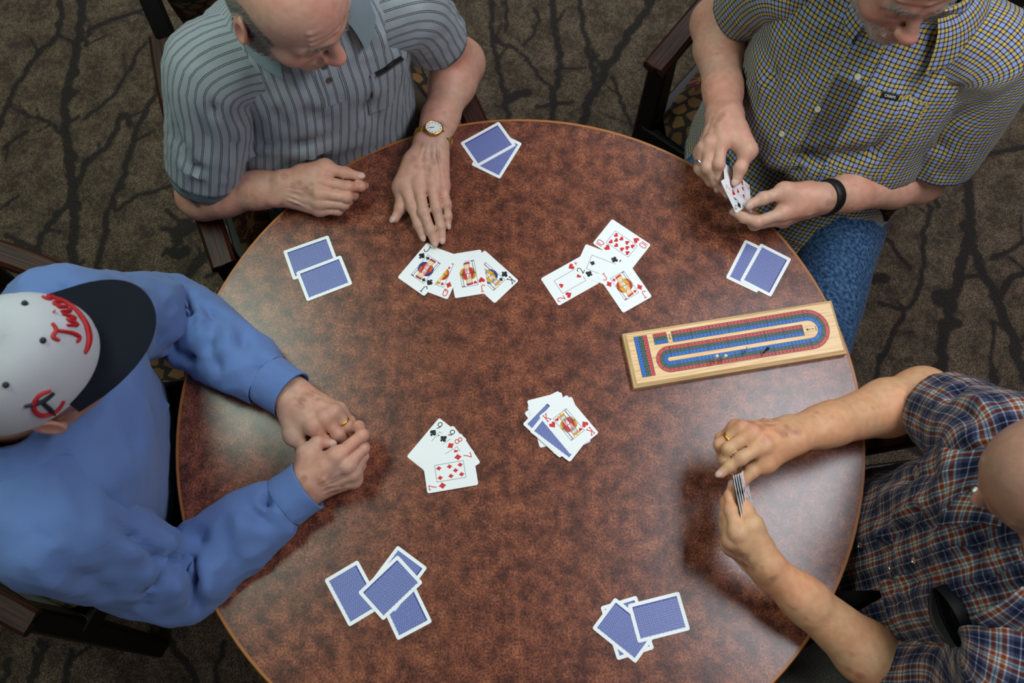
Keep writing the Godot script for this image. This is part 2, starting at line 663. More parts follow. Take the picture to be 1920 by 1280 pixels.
# ---------------------------------------------------------------- room and table
func room() -> void:
	var lo := Vector3(-4.0, 0, -5.2)
	var hi := Vector3(4.0, 2.77, 3.4)
	var c := (lo + hi) * 0.5
	var s := hi - lo
	var a := Acc.new()
	a.box(Vector3(c.x, -0.06, c.z), Vector3(s.x + 0.4, 0.119, s.z + 0.4))
	a.face(PackedVector3Array([Vector3(lo.x, 0, lo.z), Vector3(hi.x, 0, lo.z), Vector3(hi.x, 0, hi.z), Vector3(lo.x, 0, hi.z)]), Vector3.UP)
	for k in a.V.size():
		a.T[k] = (Vector2(a.V[k].x, a.V[k].z) - CARPET_FROM) / CARPET_SIDE
	var am := a.mesh()
	var arr := am.surface_get_arrays(0)
	var uv2 := PackedVector2Array()
	for t in a.T:
		uv2.append(t * 5.0)
	arr[Mesh.ARRAY_TEX_UV2] = uv2
	am = ArrayMesh.new()
	am.add_surface_from_arrays(Mesh.PRIMITIVE_TRIANGLES, arr)
	struct("floor", am, M.carpet)
	a = Acc.new()
	a.box(Vector3(c.x, hi.y + 0.06, c.z), Vector3(s.x + 0.4, 0.12, s.z + 0.4))
	struct("ceiling", a.mesh(), M.ceiling)
	for w in [["wall_left", lo.x - 0.06, 0], ["wall_right", hi.x + 0.06, 0], ["wall_back", lo.z - 0.06, 1], ["wall_front", hi.z + 0.06, 1]]:
		a = Acc.new()
		if w[2] == 0:
			a.box(Vector3(w[1], c.y, c.z), Vector3(0.12, s.y, s.z + 0.36))
		else:
			a.box(Vector3(c.x, c.y, w[1]), Vector3(s.x + 0.12, s.y, 0.12))
		struct(w[0], a.mesh(), M.wall)


func table() -> void:
	var t := thing("round_table", "large round table with a red-brown mottled laminate top and wood edge band", "table", TABLE)
	var a := Acc.new()
	var seg := 128
	var mid := a.vert(Vector3(0, TOP, 0), Vector3.UP, Vector2(0.5, 0.5))
	for k in seg + 1:
		var d := Vector3(cos(TAU * k / seg), 0, sin(TAU * k / seg))
		var p := d * (TABLE_R - 0.006) + Vector3(0, TOP, 0)
		a.vert(p, Vector3.UP, Vector2(p.x, p.z) + Vector2(0.5, 0.5))
		if k:
			a.tri(mid, mid + k, mid + k + 1)
	a.lathe(Vector3.ZERO, PackedVector2Array([Vector2(0.02, TOP - 0.03), Vector2(TABLE_R - 0.006, TOP - 0.03)]), seg)
	var am := a.mesh()
	var arr := am.surface_get_arrays(0)
	arr[Mesh.ARRAY_TEX_UV2] = arr[Mesh.ARRAY_TEX_UV]
	am = ArrayMesh.new()
	am.add_surface_from_arrays(Mesh.PRIMITIVE_TRIANGLES, arr)
	obj("tabletop", am, M.laminate, t)
	a = Acc.new()
	var r := TABLE_R
	a.lathe(Vector3.ZERO, PackedVector2Array([Vector2(r - 0.0065, TOP - 0.031), Vector2(r - 0.001, TOP - 0.031), Vector2(r + 0.001, TOP - 0.028), Vector2(r + 0.001, TOP - 0.018), Vector2(r - 0.0015, TOP - 0.0165), Vector2(r - 0.0015, TOP - 0.0125), Vector2(r + 0.001, TOP - 0.011), Vector2(r, TOP - 0.003), Vector2(r - 0.002, TOP + 0.0003), Vector2(r - 0.0065, TOP + 0.0004)]), seg)
	obj("edge_band", a.mesh(), M.edge_wood, t)
	a = Acc.new()
	a.lathe(Vector3.ZERO, PackedVector2Array([Vector2(0, TOP - 0.031), Vector2(0.26, TOP - 0.031), Vector2(0.26, TOP - 0.05), Vector2(0.06, TOP - 0.06), Vector2(0.045, 0.6), Vector2(0.06, 0.35), Vector2(0.075, 0.15), Vector2(0.09, 0.07), Vector2(0, 0.06)]), 24)
	obj("pedestal", a.mesh(), M.dark_wood, t)
	for k in 4:
		a = Acc.new()
		var d := Vector3(cos(TAU * k / 4 + 0.785), 0, sin(TAU * k / 4 + 0.785))
		a.sweep(curve_pts([d * 0.05 + Vector3.UP * 0.12, d * 0.2 + Vector3.UP * 0.075, d * 0.36 + Vector3.UP * 0.03], 5), bevel_rect(0.06, 0.05, 0.008), Vector3.UP)
		obj("foot", a.mesh(), M.dark_wood, t)


# ---------------------------------------------------------------- chairs
func chairs() -> void:
	# right and left front ends of the arms, and what sits there
	chair_between(P(1232, 118, 0.665), P(1655, 386, 0.665), "dark wooden armchair that the man in the yellow checked shirt sits in")
	chair_at(P(46, 1162, 0.665), Vector3(0.9, 0, 0.436), "dark wooden armchair that the man in the white cap sits in")
	chair_mid(Vector3(-0.385, 0, -1.155), Vector3(0.364, 0, 0.93), "dark wooden armchair that the man in the striped polo shirt sits in")
	chair_mid(Vector3(0.81, 0, -0.20), Vector3(-0.985, 0, 0.17), "dark wooden armchair that the man in the orange and navy plaid shirt sits in")


const ARM_X := 0.285
const ARM_Z := 0.235

func chair_between(er: Vector3, el: Vector3, label: String) -> void:
	var left := (el - er)
	left.y = 0
	left = left.normalized()
	var f := left.cross(Vector3.UP)
	var c := (er + el) * 0.5 - f * ARM_Z
	chair_mid(Vector3(c.x, 0, c.z), f, label, (er - el).length() / (2 * ARM_X))


func chair_at(er: Vector3, f: Vector3, label: String) -> void:
	f = f.normalized()
	var left := Vector3.UP.cross(f)
	var c := er + left * ARM_X - f * ARM_Z
	chair_mid(Vector3(c.x, 0, c.z), f, label)


func chair_mid(at: Vector3, f: Vector3, label: String, wide := 1.0) -> void:
	var t := thing("armchair", label, "chair", at, atan2(f.x, f.z), "matching wooden armchairs round the table")
	var X := ARM_X * wide
	var a: Acc
	for s in [-1.0, 1.0]:
		a = Acc.new()      # front leg runs up to the arm
		a.sweep(PackedVector3Array([Vector3(s * X, 0.0, ARM_Z + 0.015), Vector3(s * X, 0.40, ARM_Z - 0.025), Vector3(s * X, 0.636, ARM_Z - 0.03)]), bevel_rect(0.05, 0.055, 0.006), Vector3.FORWARD, PackedFloat32Array([0.8, 1.0, 0.9]), false, true, Vector2(1, 1))
		obj("leg", a.mesh(), M.dark_wood, t)
		a = Acc.new()      # back leg goes on as the back post
		a.sweep(curve_pts([Vector3(s * 0.235, 0.0, -0.36), Vector3(s * 0.24, 0.25, -0.285), Vector3(s * 0.245, 0.47, -0.255), Vector3(s * 0.245, 0.72, -0.30), Vector3(s * 0.235, 0.93, -0.375)], 4), bevel_rect(0.04, 0.05, 0.006), Vector3.FORWARD)
		obj("leg", a.mesh(), M.dark_wood, t)
		a = Acc.new()
		a.sweep(curve_pts([Vector3(s * 0.255, 0.69, -0.285), Vector3(s * (X - 0.005), 0.672, -0.1), Vector3(s * X, 0.653, ARM_Z - 0.02), Vector3(s * X, 0.651, ARM_Z)], 5), bevel_rect(0.05, 0.032, 0.007), Vector3.UP)
		obj("armrest", a.mesh(), M.mahogany, t)
	a = Acc.new()
	for s in [-1.0, 1.0]:
		a.sweep(PackedVector3Array([Vector3(s * (X - 0.01), 0.385, ARM_Z - 0.03), Vector3(s * 0.25, 0.385, -0.26)]), bevel_rect(0.03, 0.07, 0.004), Vector3.UP)
	a.sweep(PackedVector3Array([Vector3(-X, 0.385, ARM_Z - 0.01), Vector3(X, 0.385, ARM_Z - 0.01)]), bevel_rect(0.03, 0.07, 0.004), Vector3.UP)
	a.sweep(PackedVector3Array([Vector3(-0.25, 0.385, -0.265), Vector3(0.25, 0.385, -0.265)]), bevel_rect(0.03, 0.07, 0.004), Vector3.UP)
	obj("seat_rail", a.mesh(), M.dark_wood, t)
	obj("seat", pillow(Vector3(0, 0.445, -0.005), Vector3(X - 0.022, 0.036, 0.25), Basis.IDENTITY), M.upholstery, t)
	a = Acc.new()
	a.sweep(curve_pts([Vector3(-0.25, 0.93, -0.37), Vector3(-0.12, 0.975, -0.41), Vector3(0, 0.985, -0.42), Vector3(0.12, 0.975, -0.41), Vector3(0.25, 0.93, -0.37)], 5), bevel_rect(0.035, 0.06, 0.008), Vector3.UP)
	obj("back_rail", a.mesh(), M.mahogany, t)
	a = Acc.new()
	a.sweep(curve_pts([Vector3(-0.24, 0.56, -0.265), Vector3(0, 0.56, -0.295), Vector3(0.24, 0.56, -0.265)], 5), bevel_rect(0.03, 0.045, 0.006), Vector3.UP)
	obj("back_rail", a.mesh(), M.mahogany, t)
	obj("backrest", pillow(Vector3(0, 0.755, -0.325), Vector3(0.215, 0.03, 0.185), Basis(Vector3.RIGHT, PI / 2 + 0.33)), M.upholstery, t)


func pillow(c: Vector3, h: Vector3, b: Basis) -> ArrayMesh:      # upholstered pad: half sizes h, thin along y
	var a := Acc.new()
	var n := 14
	for side in [1.0, -1.0]:
		var first := a.V.size()
		for i in n + 1:
			for j in n + 1:
				var x := 2.0 * i / n - 1.0
				var z := 2.0 * j / n - 1.0
				var e := pow(maxf(0.0, (1.0 - pow(absf(x), 5.0)) * (1.0 - pow(absf(z), 5.0))), 0.4)
				var p := Vector3(x * h.x * (1.0 - 0.03 * z * z), side * h.y * e, z * h.z * (1.0 - 0.03 * x * x))
				var gx := 5.0 * pow(absf(x), 4.0) * signf(x) * 0.25
				var gz := 5.0 * pow(absf(z), 4.0) * signf(z) * 0.25
				a.vert(c + b * p, b * Vector3(gx, side, gz).normalized(), Vector2(p.x, p.z))
		for i in n:
			for j in n:
				var q := first + i * (n + 1) + j
				a.quad(q, q + 1, q + n + 2, q + n + 1)
	return a.mesh()


# ---------------------------------------------------------------- cribbage board
func board() -> void:
	var c00 := P(1175.2, 628.5, 0.76)
	var c10 := P(1556.7, 567.3, 0.76)
	var ax := (c10 - c00)
	ax.y = 0
	var turn := atan2(-ax.z, ax.x)
	var t := thing("cribbage_board", "light wooden cribbage board with red, green and blue peg tracks", "game board", Vector3(0.3992, TOP, -0.6181), turn)
	var L := 0.3767
	var W := 0.0917
	var H := 0.0195
	var a := Acc.new()
	var b := 0.006      # a wide bevel round the top
	var lo := [Vector3(-L / 2 - b, 0, -W / 2 - b), Vector3(L / 2 + b, 0, -W / 2 - b), Vector3(L / 2 + b, 0, W / 2 + b), Vector3(-L / 2 - b, 0, W / 2 + b)]
	var hi := [Vector3(-L / 2, H, -W / 2), Vector3(L / 2, H, -W / 2), Vector3(L / 2, H, W / 2), Vector3(-L / 2, H, W / 2)]
	for k in 4:
		var q := (k + 1) % 4
		var up := Vector3(0, H - 0.006, 0)
		var out: Vector3 = ((lo[k] + lo[q]) * 0.5 - Vector3.ZERO).normalized()
		out = Vector3(signf(roundf(out.x)), 0, 0) if k % 2 else Vector3(0, 0, -1 if k == 0 else 1)
		var len: float = lo[k].distance_to(lo[q])
		a.face(PackedVector3Array([lo[k], lo[q], lo[q] + up, lo[k] + up]), out, PackedVector2Array([Vector2(0.1, 0), Vector2(0.1, len), Vector2(0.113, len), Vector2(0.113, 0)]))
		a.face(PackedVector3Array([lo[k] + up, lo[q] + up, hi[q], hi[k]]), (out + Vector3.UP).normalized(), PackedVector2Array([Vector2(0.113, 0), Vector2(0.113, len), Vector2(0.125, len), Vector2(0.125, 0)]))
	a.face(PackedVector3Array(hi), Vector3.UP, PackedVector2Array([Vector2(0, 0), Vector2(0, L), Vector2(W, L), Vector2(W, 0)]))
	a.face(PackedVector3Array(lo), Vector3.DOWN)
	obj("board", a.mesh(), M.board_wood, t)
	# printed lanes lie on the wood as one thin printed layer per colour
	var red := mat(Color(0.76, 0.25, 0.24), 0.45)
	var green := mat(Color(0.19, 0.34, 0.30), 0.45)
	var blue := mat(Color(0.06, 0.40, 0.76), 0.45)
	var RW := 0.0735 * W
	var Y := H + 0.00025
	var at := func(s: float, tt: float) -> Vector3: return Vector3((s - 0.5) * L, Y, (tt - 0.5) * W)
	var holes := []
	var lines := Acc.new()
	var line := func(p: Vector3, q: Vector3, w := 0.0007) -> void:
		var d := (q - p).normalized()
		var sd := d.cross(Vector3.UP) * w * 0.5
		var u := Vector3(0, 0.0002, 0)
		lines.face(PackedVector3Array([p + sd + u, q + sd + u, q - sd + u, p - sd + u]), Vector3.UP)
	for lane in 3:      # 0 outer red, 1 green, 2 inner blue
		var st := Acc.new()
		var strip := func(pts: PackedVector3Array, nrm: PackedVector3Array, w: float) -> void:
			for k in pts.size() - 1:
				st.face(PackedVector3Array([pts[k], pts[k + 1], pts[k + 1] + nrm[k + 1] * w, pts[k] + nrm[k] * w]), Vector3.UP)
		var o := 0.0735 * lane
		# the long way: top lane, right bend, bottom lane, left bend, middle lane
		var pts := PackedVector3Array()
		var nr := PackedVector3Array()
		var top_y: float = (0.063 - 0.5 + o) * W
		var mid_t := 0.474
		var r1: float = (mid_t - 0.063 - o) * W
		var cx: float = (0.862 - 0.5) * L
		var cz: float = (mid_t - 0.5) * W
		pts.append(Vector3((0.212 - 0.5) * L, Y, top_y))
		nr.append(Vector3(0, 0, 1))
		for k in 25:
			var an := -PI / 2 + PI * k / 24
			var d := Vector3(cos(an), 0, sin(an))
			pts.append(Vector3(cx, Y, cz) + d * r1)
			nr.append(-d)
		var c2x: float = (0.178 - 0.5) * L
		var c2t := 0.6205
		var r2: float = (0.885 - c2t - o) * W
		var c2 := Vector3(c2x, Y, (c2t - 0.5) * W)
		for k in 25:
			var an := PI / 2 + PI * k / 24
			var d := Vector3(cos(an), 0, sin(an))
			pts.append(c2 + d * r2)
			nr.append(-d)
		pts.append(Vector3((0.836 - 0.5) * L, Y, (0.356 + o - 0.5) * W))
		nr.append(Vector3(0, 0, 1))
		strip.call(pts, nr, RW)
		# outlines of the lane
		for k in pts.size() - 1:
			line.call(pts[k], pts[k + 1])
			if lane == 2:
				line.call(pts[k] + nr[k] * RW, pts[k + 1] + nr[k + 1] * RW)
		# holes along the lane
		var total := 0.0
		for k in pts.size() - 1:
			total += pts[k].distance_to(pts[k + 1])
		var gap := 0.00655
		for k in pts.size() - 1:
			var p := pts[k]
			var q := pts[k + 1]
			if p.distance_to(q) > 0.05:
				var nh := int(p.distance_to(q) / gap)
				for i in nh:
					holes.append(p.lerp(q, (i + 0.5) / nh) + nr[k + (1 if k == 0 else 0)].lerp(Vector3(0, 0, 0), 0.0) * RW * 0.5 if false else p.lerp(q, (i + 0.5) / nh) + lane_in(k, pts.size(), RW))
			elif k % 5 == 2:
				holes.append((p + q) * 0.5 + (nr[k] + nr[k + 1]).normalized() * RW * 0.5)
		# the block of games and the start block
		var bcol := 2 - lane
		st.face(PackedVector3Array([at.call(0.031 + bcol * 0.0207, 0.062), at.call(0.031 + (bcol + 1) * 0.0207, 0.062), at.call(0.031 + (bcol + 1) * 0.0207, 0.894), at.call(0.031 + bcol * 0.0207, 0.894)]), Vector3.UP)
		for k in 8:
			holes.append(at.call(0.031 + (bcol + 0.5) * 0.0207, 0.062 + (k + 0.5) * 0.104))
		st.face(PackedVector3Array([at.call(0.1235, 0.062 + lane * 0.073), at.call(0.188, 0.062 + lane * 0.073), at.call(0.188, 0.062 + (lane + 1) * 0.073), at.call(0.1235, 0.062 + (lane + 1) * 0.073)]), Vector3.UP)
		for k in 3:
			holes.append(at.call(0.1235 + (k + 0.5) * 0.0215, 0.062 + (lane + 0.5) * 0.073))
		obj("peg_track", st.mesh(), [red, green, blue][lane], t, ["outer red peg track", "middle green peg track", "inner blue peg track"][lane])
	for k in 9:
		line.call(at.call(0.031, 0.062 + k * 0.104), at.call(0.0931, 0.062 + k * 0.104))
	for k in 4:
		line.call(at.call(0.031 + k * 0.0207, 0.062), at.call(0.031 + k * 0.0207, 0.894))
		line.call(at.call(0.1235, 0.062 + k * 0.073), at.call(0.188, 0.062 + k * 0.073))
		line.call(at.call(0.1235 + k * 0.0215, 0.062), at.call(0.1235 + k * 0.0215, 0.281))
	for k in 8:      # bars across the lanes every five holes
		line.call(at.call(0.212 + k * 0.0925, 0.063), at.call(0.212 + k * 0.0925, 0.2835))
		line.call(at.call(0.212 + k * 0.0925, 0.6645), at.call(0.212 + k * 0.0925, 0.885))
		line.call(at.call(0.188 + k * 0.0925, 0.356), at.call(0.188 + k * 0.0925, 0.5765))
	line.call(at.call(0.836, 0.356), at.call(0.836, 0.5765))
	# arrow towards the last hole
	line.call(at.call(0.858, 0.473), at.call(0.874, 0.473), 0.001)
	lines.face(PackedVector3Array([at.call(0.851, 0.473) + Vector3(0, 0.0003, 0), at.call(0.859, 0.44) + Vector3(0, 0.0003, 0), at.call(0.859, 0.506) + Vector3(0, 0.0003, 0)]), Vector3.UP)
	obj("track_lines", lines.mesh(), M.black_print, t)
	holes.append(at.call(0.884, 0.473))
	var hm := Acc.new()
	for h in holes:
		hm.lathe(h, PackedVector2Array([Vector2(0.00105, 0.00045), Vector2(0.0009, 0.0002), Vector2(0.0, 0.0002)]), 8)
	var ho := obj("peg_holes", hm.mesh(), M.black_print, t)
	ho.set_meta("kind", "stuff")
	for w in [["START", Vector3((0.2 - 0.5) * L, Y, (0.175 - 0.5) * W)], ["FINISH", Vector3((0.898 - 0.5) * L, Y, (0.473 - 0.5) * W)]]:
		var tm := TextMesh.new()
		tm.text = w[0]
		tm.font_size = 12
		tm.pixel_size = 0.00032 if w[0] == "START" else 0.00022
		tm.depth = 0.0003
		var o := obj("lettering", tm, M.black_print, t)
		o.position = w[1]
		o.basis = Basis(Vector3(0, 0, 1), Vector3(1, 0, 0), Vector3(0, 1, 0))
	# pegs
	var fits := [[Vector3(0.3608, 0, -0.5829), 0, "white cribbage peg standing tall in the green track of the board"], [Vector3(0.3734, 0, -0.5859), 0, "white cribbage peg leaning just right of the tallest white peg"], [Vector3(0.4167, 0, -0.6012), 0, "white cribbage peg in the blue track, farthest right of the white pegs"], [Vector3(0.4486, 0, -0.5985), 1, "dark blue cribbage peg in the board"]]
	for k in 4:
		var p: Acc = Acc.new()
		p.lathe(Vector3.ZERO, PackedVector2Array([Vector2(0.0, 0.034 if k == 0 else 0.027), Vector2(0.0027, 0.0335 if k == 0 else 0.0265), Vector2(0.0031, 0.03 if k == 0 else 0.023), Vector2(0.0026, 0.026 if k == 0 else 0.019), Vector2(0.0018, 0.012), Vector2(0.001, 0.0), Vector2(0, 0)]), 12, Basis(Vector3(0, 0, 1), [0.05, -0.12, 0.0, -0.1][k]), true)
		var o := obj("cribbage_peg", p.mesh(), M.peg_blue if fits[k][1] else M.peg_white)
		o.name = "cribbage_peg" if k == 0 else "cribbage_peg_%03d" % k
		o.position = fits[k][0] + Vector3(0, TOP + H - 0.002, 0)
		tag(o, fits[k][2], "game peg", "pegs in the cribbage board")


func lane_in(k: int, n: int, w: float) -> Vector3:      # from the outline of a straight lane to its middle
	if k == 0 or k == n - 2:
		return Vector3(0, 0, w * 0.5)
	return Vector3(0, 0, -w * 0.5)


# ---------------------------------------------------------------- playing cards
const CW := 63.5
const CH := 88.9
const RED := Color(0.80, 0.10, 0.13)
const BLACK := Color(0.03, 0.03, 0.04)

func pip(p: Paint, suit: String, c: Vector2, s: float, turned := false) -> void:
	var sg := -1.0 if turned else 1.0
	var polys := []
	var blobs := []
	var col := RED if suit in "HD" else BLACK
	match suit:
		"H":
			var q := PackedVector2Array()
			for k in 40:
				var a := TAU * k / 40
				q.append(Vector2(0.5 * pow(sin(a), 3), -(13 * cos(a) - 5 * cos(2 * a) - 2 * cos(3 * a) - cos(4 * a)) / 30.0))
			polys = [q]
		"D":
			polys = [PackedVector2Array([Vector2(0, -0.58), Vector2(0.2, -0.27), Vector2(0.48, 0), Vector2(0.2, 0.27), Vector2(0, 0.58), Vector2(-0.2, 0.27), Vector2(-0.48, 0), Vector2(-0.2, -0.27)])]
		"S":
			var q := PackedVector2Array()
			for k in 40:
				var a := TAU * k / 40
				q.append(Vector2(0.5 * pow(sin(a), 3), (13 * cos(a) - 5 * cos(2 * a) - 2 * cos(3 * a) - cos(4 * a)) / 32.0 - 0.08))
			polys = [q, PackedVector2Array([Vector2(-0.05, 0.1), Vector2(0.05, 0.1), Vector2(0.22, 0.55), Vector2(-0.22, 0.55)])]
		"C":
			blobs = [Vector2(0, -0.27), Vector2(-0.26, 0.08), Vector2(0.26, 0.08), Vector2(0, 0)]
			polys = [PackedVector2Array([Vector2(-0.05, 0.05), Vector2(0.05, 0.05), Vector2(0.2, 0.55), Vector2(-0.2, 0.55)])]
	for q in polys:
		var r := PackedVector2Array()
		for v in q:
			r.append(c + v * s * sg)
		p.poly(r, col)
	for b in blobs.size():
		p.disc(c + blobs[b] * s * sg, s * (0.25 if b < 3 else 0.14), col)


func arc(c: Vector2, r: Vector2, a0: float, a1: float, n := 12) -> PackedVector2Array:
	var out := PackedVector2Array()
	for k in n + 1:
		var a := deg_to_rad(lerpf(a0, a1, float(k) / n))
		out.append(c + Vector2(cos(a), sin(a)) * r)
	return out


func glyph(p: Paint, ch: String, c: Vector2, s: float, col: Color) -> void:     # thin lettering in a box of 0.7 s by s
	var L := []
	match ch:
		"J":
			L = [PackedVector2Array([Vector2(-0.05, -0.5), Vector2(0.38, -0.5)]), PackedVector2Array([Vector2(0.18, -0.5), Vector2(0.18, 0.22)]), arc(Vector2(-0.07, 0.22), Vector2(0.25, 0.27), 0, 180)]
		"Q":
			L = [arc(Vector2(0, -0.22), Vector2(0.29, 0.28), 180, 360), arc(Vector2(0, 0.2), Vector2(0.29, 0.28), 0, 180), PackedVector2Array([Vector2(-0.29, -0.22), Vector2(-0.29, 0.2)]), PackedVector2Array([Vector2(0.29, -0.22), Vector2(0.29, 0.2)]), PackedVector2Array([Vector2(-0.15, 0.22), Vector2(0.05, 0.25), Vector2(0.2, 0.5), Vector2(0.38, 0.47)])]
		"K":
			L = [PackedVector2Array([Vector2(-0.2, -0.5), Vector2(-0.2, 0.5)]), PackedVector2Array([Vector2(0.28, -0.5), Vector2(-0.19, 0.08)]), PackedVector2Array([Vector2(-0.06, -0.06), Vector2(0.3, 0.5)]), PackedVector2Array([Vector2(-0.36, -0.5), Vector2(-0.04, -0.5)]), PackedVector2Array([Vector2(-0.36, 0.5), Vector2(-0.04, 0.5)]), PackedVector2Array([Vector2(0.12, -0.5), Vector2(0.4, -0.5)]), PackedVector2Array([Vector2(0.14, 0.5), Vector2(0.42, 0.5)])]
		"2":
			var q := arc(Vector2(0, -0.24), Vector2(0.29, 0.26), 180, 385)
			q.append_array(PackedVector2Array([Vector2(0.1, 0.12), Vector2(-0.3, 0.5), Vector2(0.33, 0.5)]))
			L = [q]
		"5":
			var q := PackedVector2Array([Vector2(0.25, -0.5), Vector2(-0.18, -0.5), Vector2(-0.23, -0.06)])
			q.append_array(arc(Vector2(-0.02, 0.17), Vector2(0.3, 0.32), -130, 140))
			L = [q]
		"7":
			L = [PackedVector2Array([Vector2(-0.3, -0.32), Vector2(-0.3, -0.5), Vector2(0.3, -0.5), Vector2(0.02, 0.05), Vector2(-0.08, 0.5)])]
		"8":
			L = [arc(Vector2(0, -0.25), Vector2(0.24, 0.25), 0, 360, 20), arc(Vector2(0, 0.25), Vector2(0.3, 0.25), 0, 360, 20)]
		"9":
			var q := arc(Vector2(0, -0.2), Vector2(0.28, 0.3), 0, 360, 20)
			q.append_array(PackedVector2Array([Vector2(0.27, -0.05), Vector2(0.2, 0.25), Vector2(-0.08, 0.5)]))
			L = [q]
		"10":
			L = [PackedVector2Array([Vector2(-0.38, -0.5), Vector2(-0.38, 0.5)]), arc(Vector2(0.12, -0.22), Vector2(0.27, 0.28), 180, 360), arc(Vector2(0.12, 0.22), Vector2(0.27, 0.28), 0, 180), PackedVector2Array([Vector2(-0.15, -0.22), Vector2(-0.15, 0.22)]), PackedVector2Array([Vector2(0.39, -0.22), Vector2(0.39, 0.22)])]
	for q in L:
		var r := PackedVector2Array()
		for v in q:
			r.append(c + Vector2(v.x * s * 0.95, v.y * s))
		p.stroke(r, s * 0.115, col)


func card_face(rank: String, suit: String) -> ImageTexture:
	var p := Paint.new(CW, CH, 6.0, Color(0.93, 0.935, 0.94))
	var col := RED if suit in "HD" else BLACK
	var fr := Rect2(16.8, 19.2, 29.9, 50.5)
	var line := Color(0.18, 0.2, 0.42)
	if rank == "0":      # a spare card without print
		return p.tex()
	if rank in "JQK" and rank.length() == 1:
		for h in 2:
			p.flip = h == 1
			court(p, rank, suit, fr)
		p.flip = false
	else:
		var n := int(rank)
		var xs := [fr.position.x + 6.5, fr.position.x + fr.size.x * 0.5, fr.end.x - 6.5]
		var y0 := fr.position.y + 6.5
		var y1 := fr.end.y - 6.5
		var spots := []
		match n:
			2: spots = [[1, 0.0], [1, 1.0]]
			5: spots = [[0, 0.0], [2, 0.0], [1, 0.5], [0, 1.0], [2, 1.0]]
			7: spots = [[0, 0.0], [2, 0.0], [1, 0.25], [0, 0.5], [2, 0.5], [0, 1.0], [2, 1.0]]
			8: spots = [[0, 0.0], [2, 0.0], [1, 0.25], [0, 0.5], [2, 0.5], [1, 0.75], [0, 1.0], [2, 1.0]]
			9: spots = [[0, 0.0], [2, 0.0], [0, 0.333], [2, 0.333], [1, 0.5], [0, 0.667], [2, 0.667], [0, 1.0], [2, 1.0]]
			10: spots = [[0, 0.0], [2, 0.0], [1, 0.167], [0, 0.333], [2, 0.333], [0, 0.667], [2, 0.667], [1, 0.833], [0, 1.0], [2, 1.0]]
		for s in spots:
			pip(p, suit, Vector2(xs[s[0]], lerpf(y0, y1, s[1])), 8.8, s[1] > 0.5)
	p.frame(fr, 0.75, line)
	for h in 2:
		p.flip = h == 1
		glyph(p, rank, Vector2(9.2, 11.0), 13.0, col)
		pip(p, suit, Vector2(9.2, 27.5), 12.0)
		if rank in "JQK" and rank.length() == 1:
			pip(p, suit, Vector2(21.3, 25.0), 7.0)
	p.flip = false
	return p.tex()


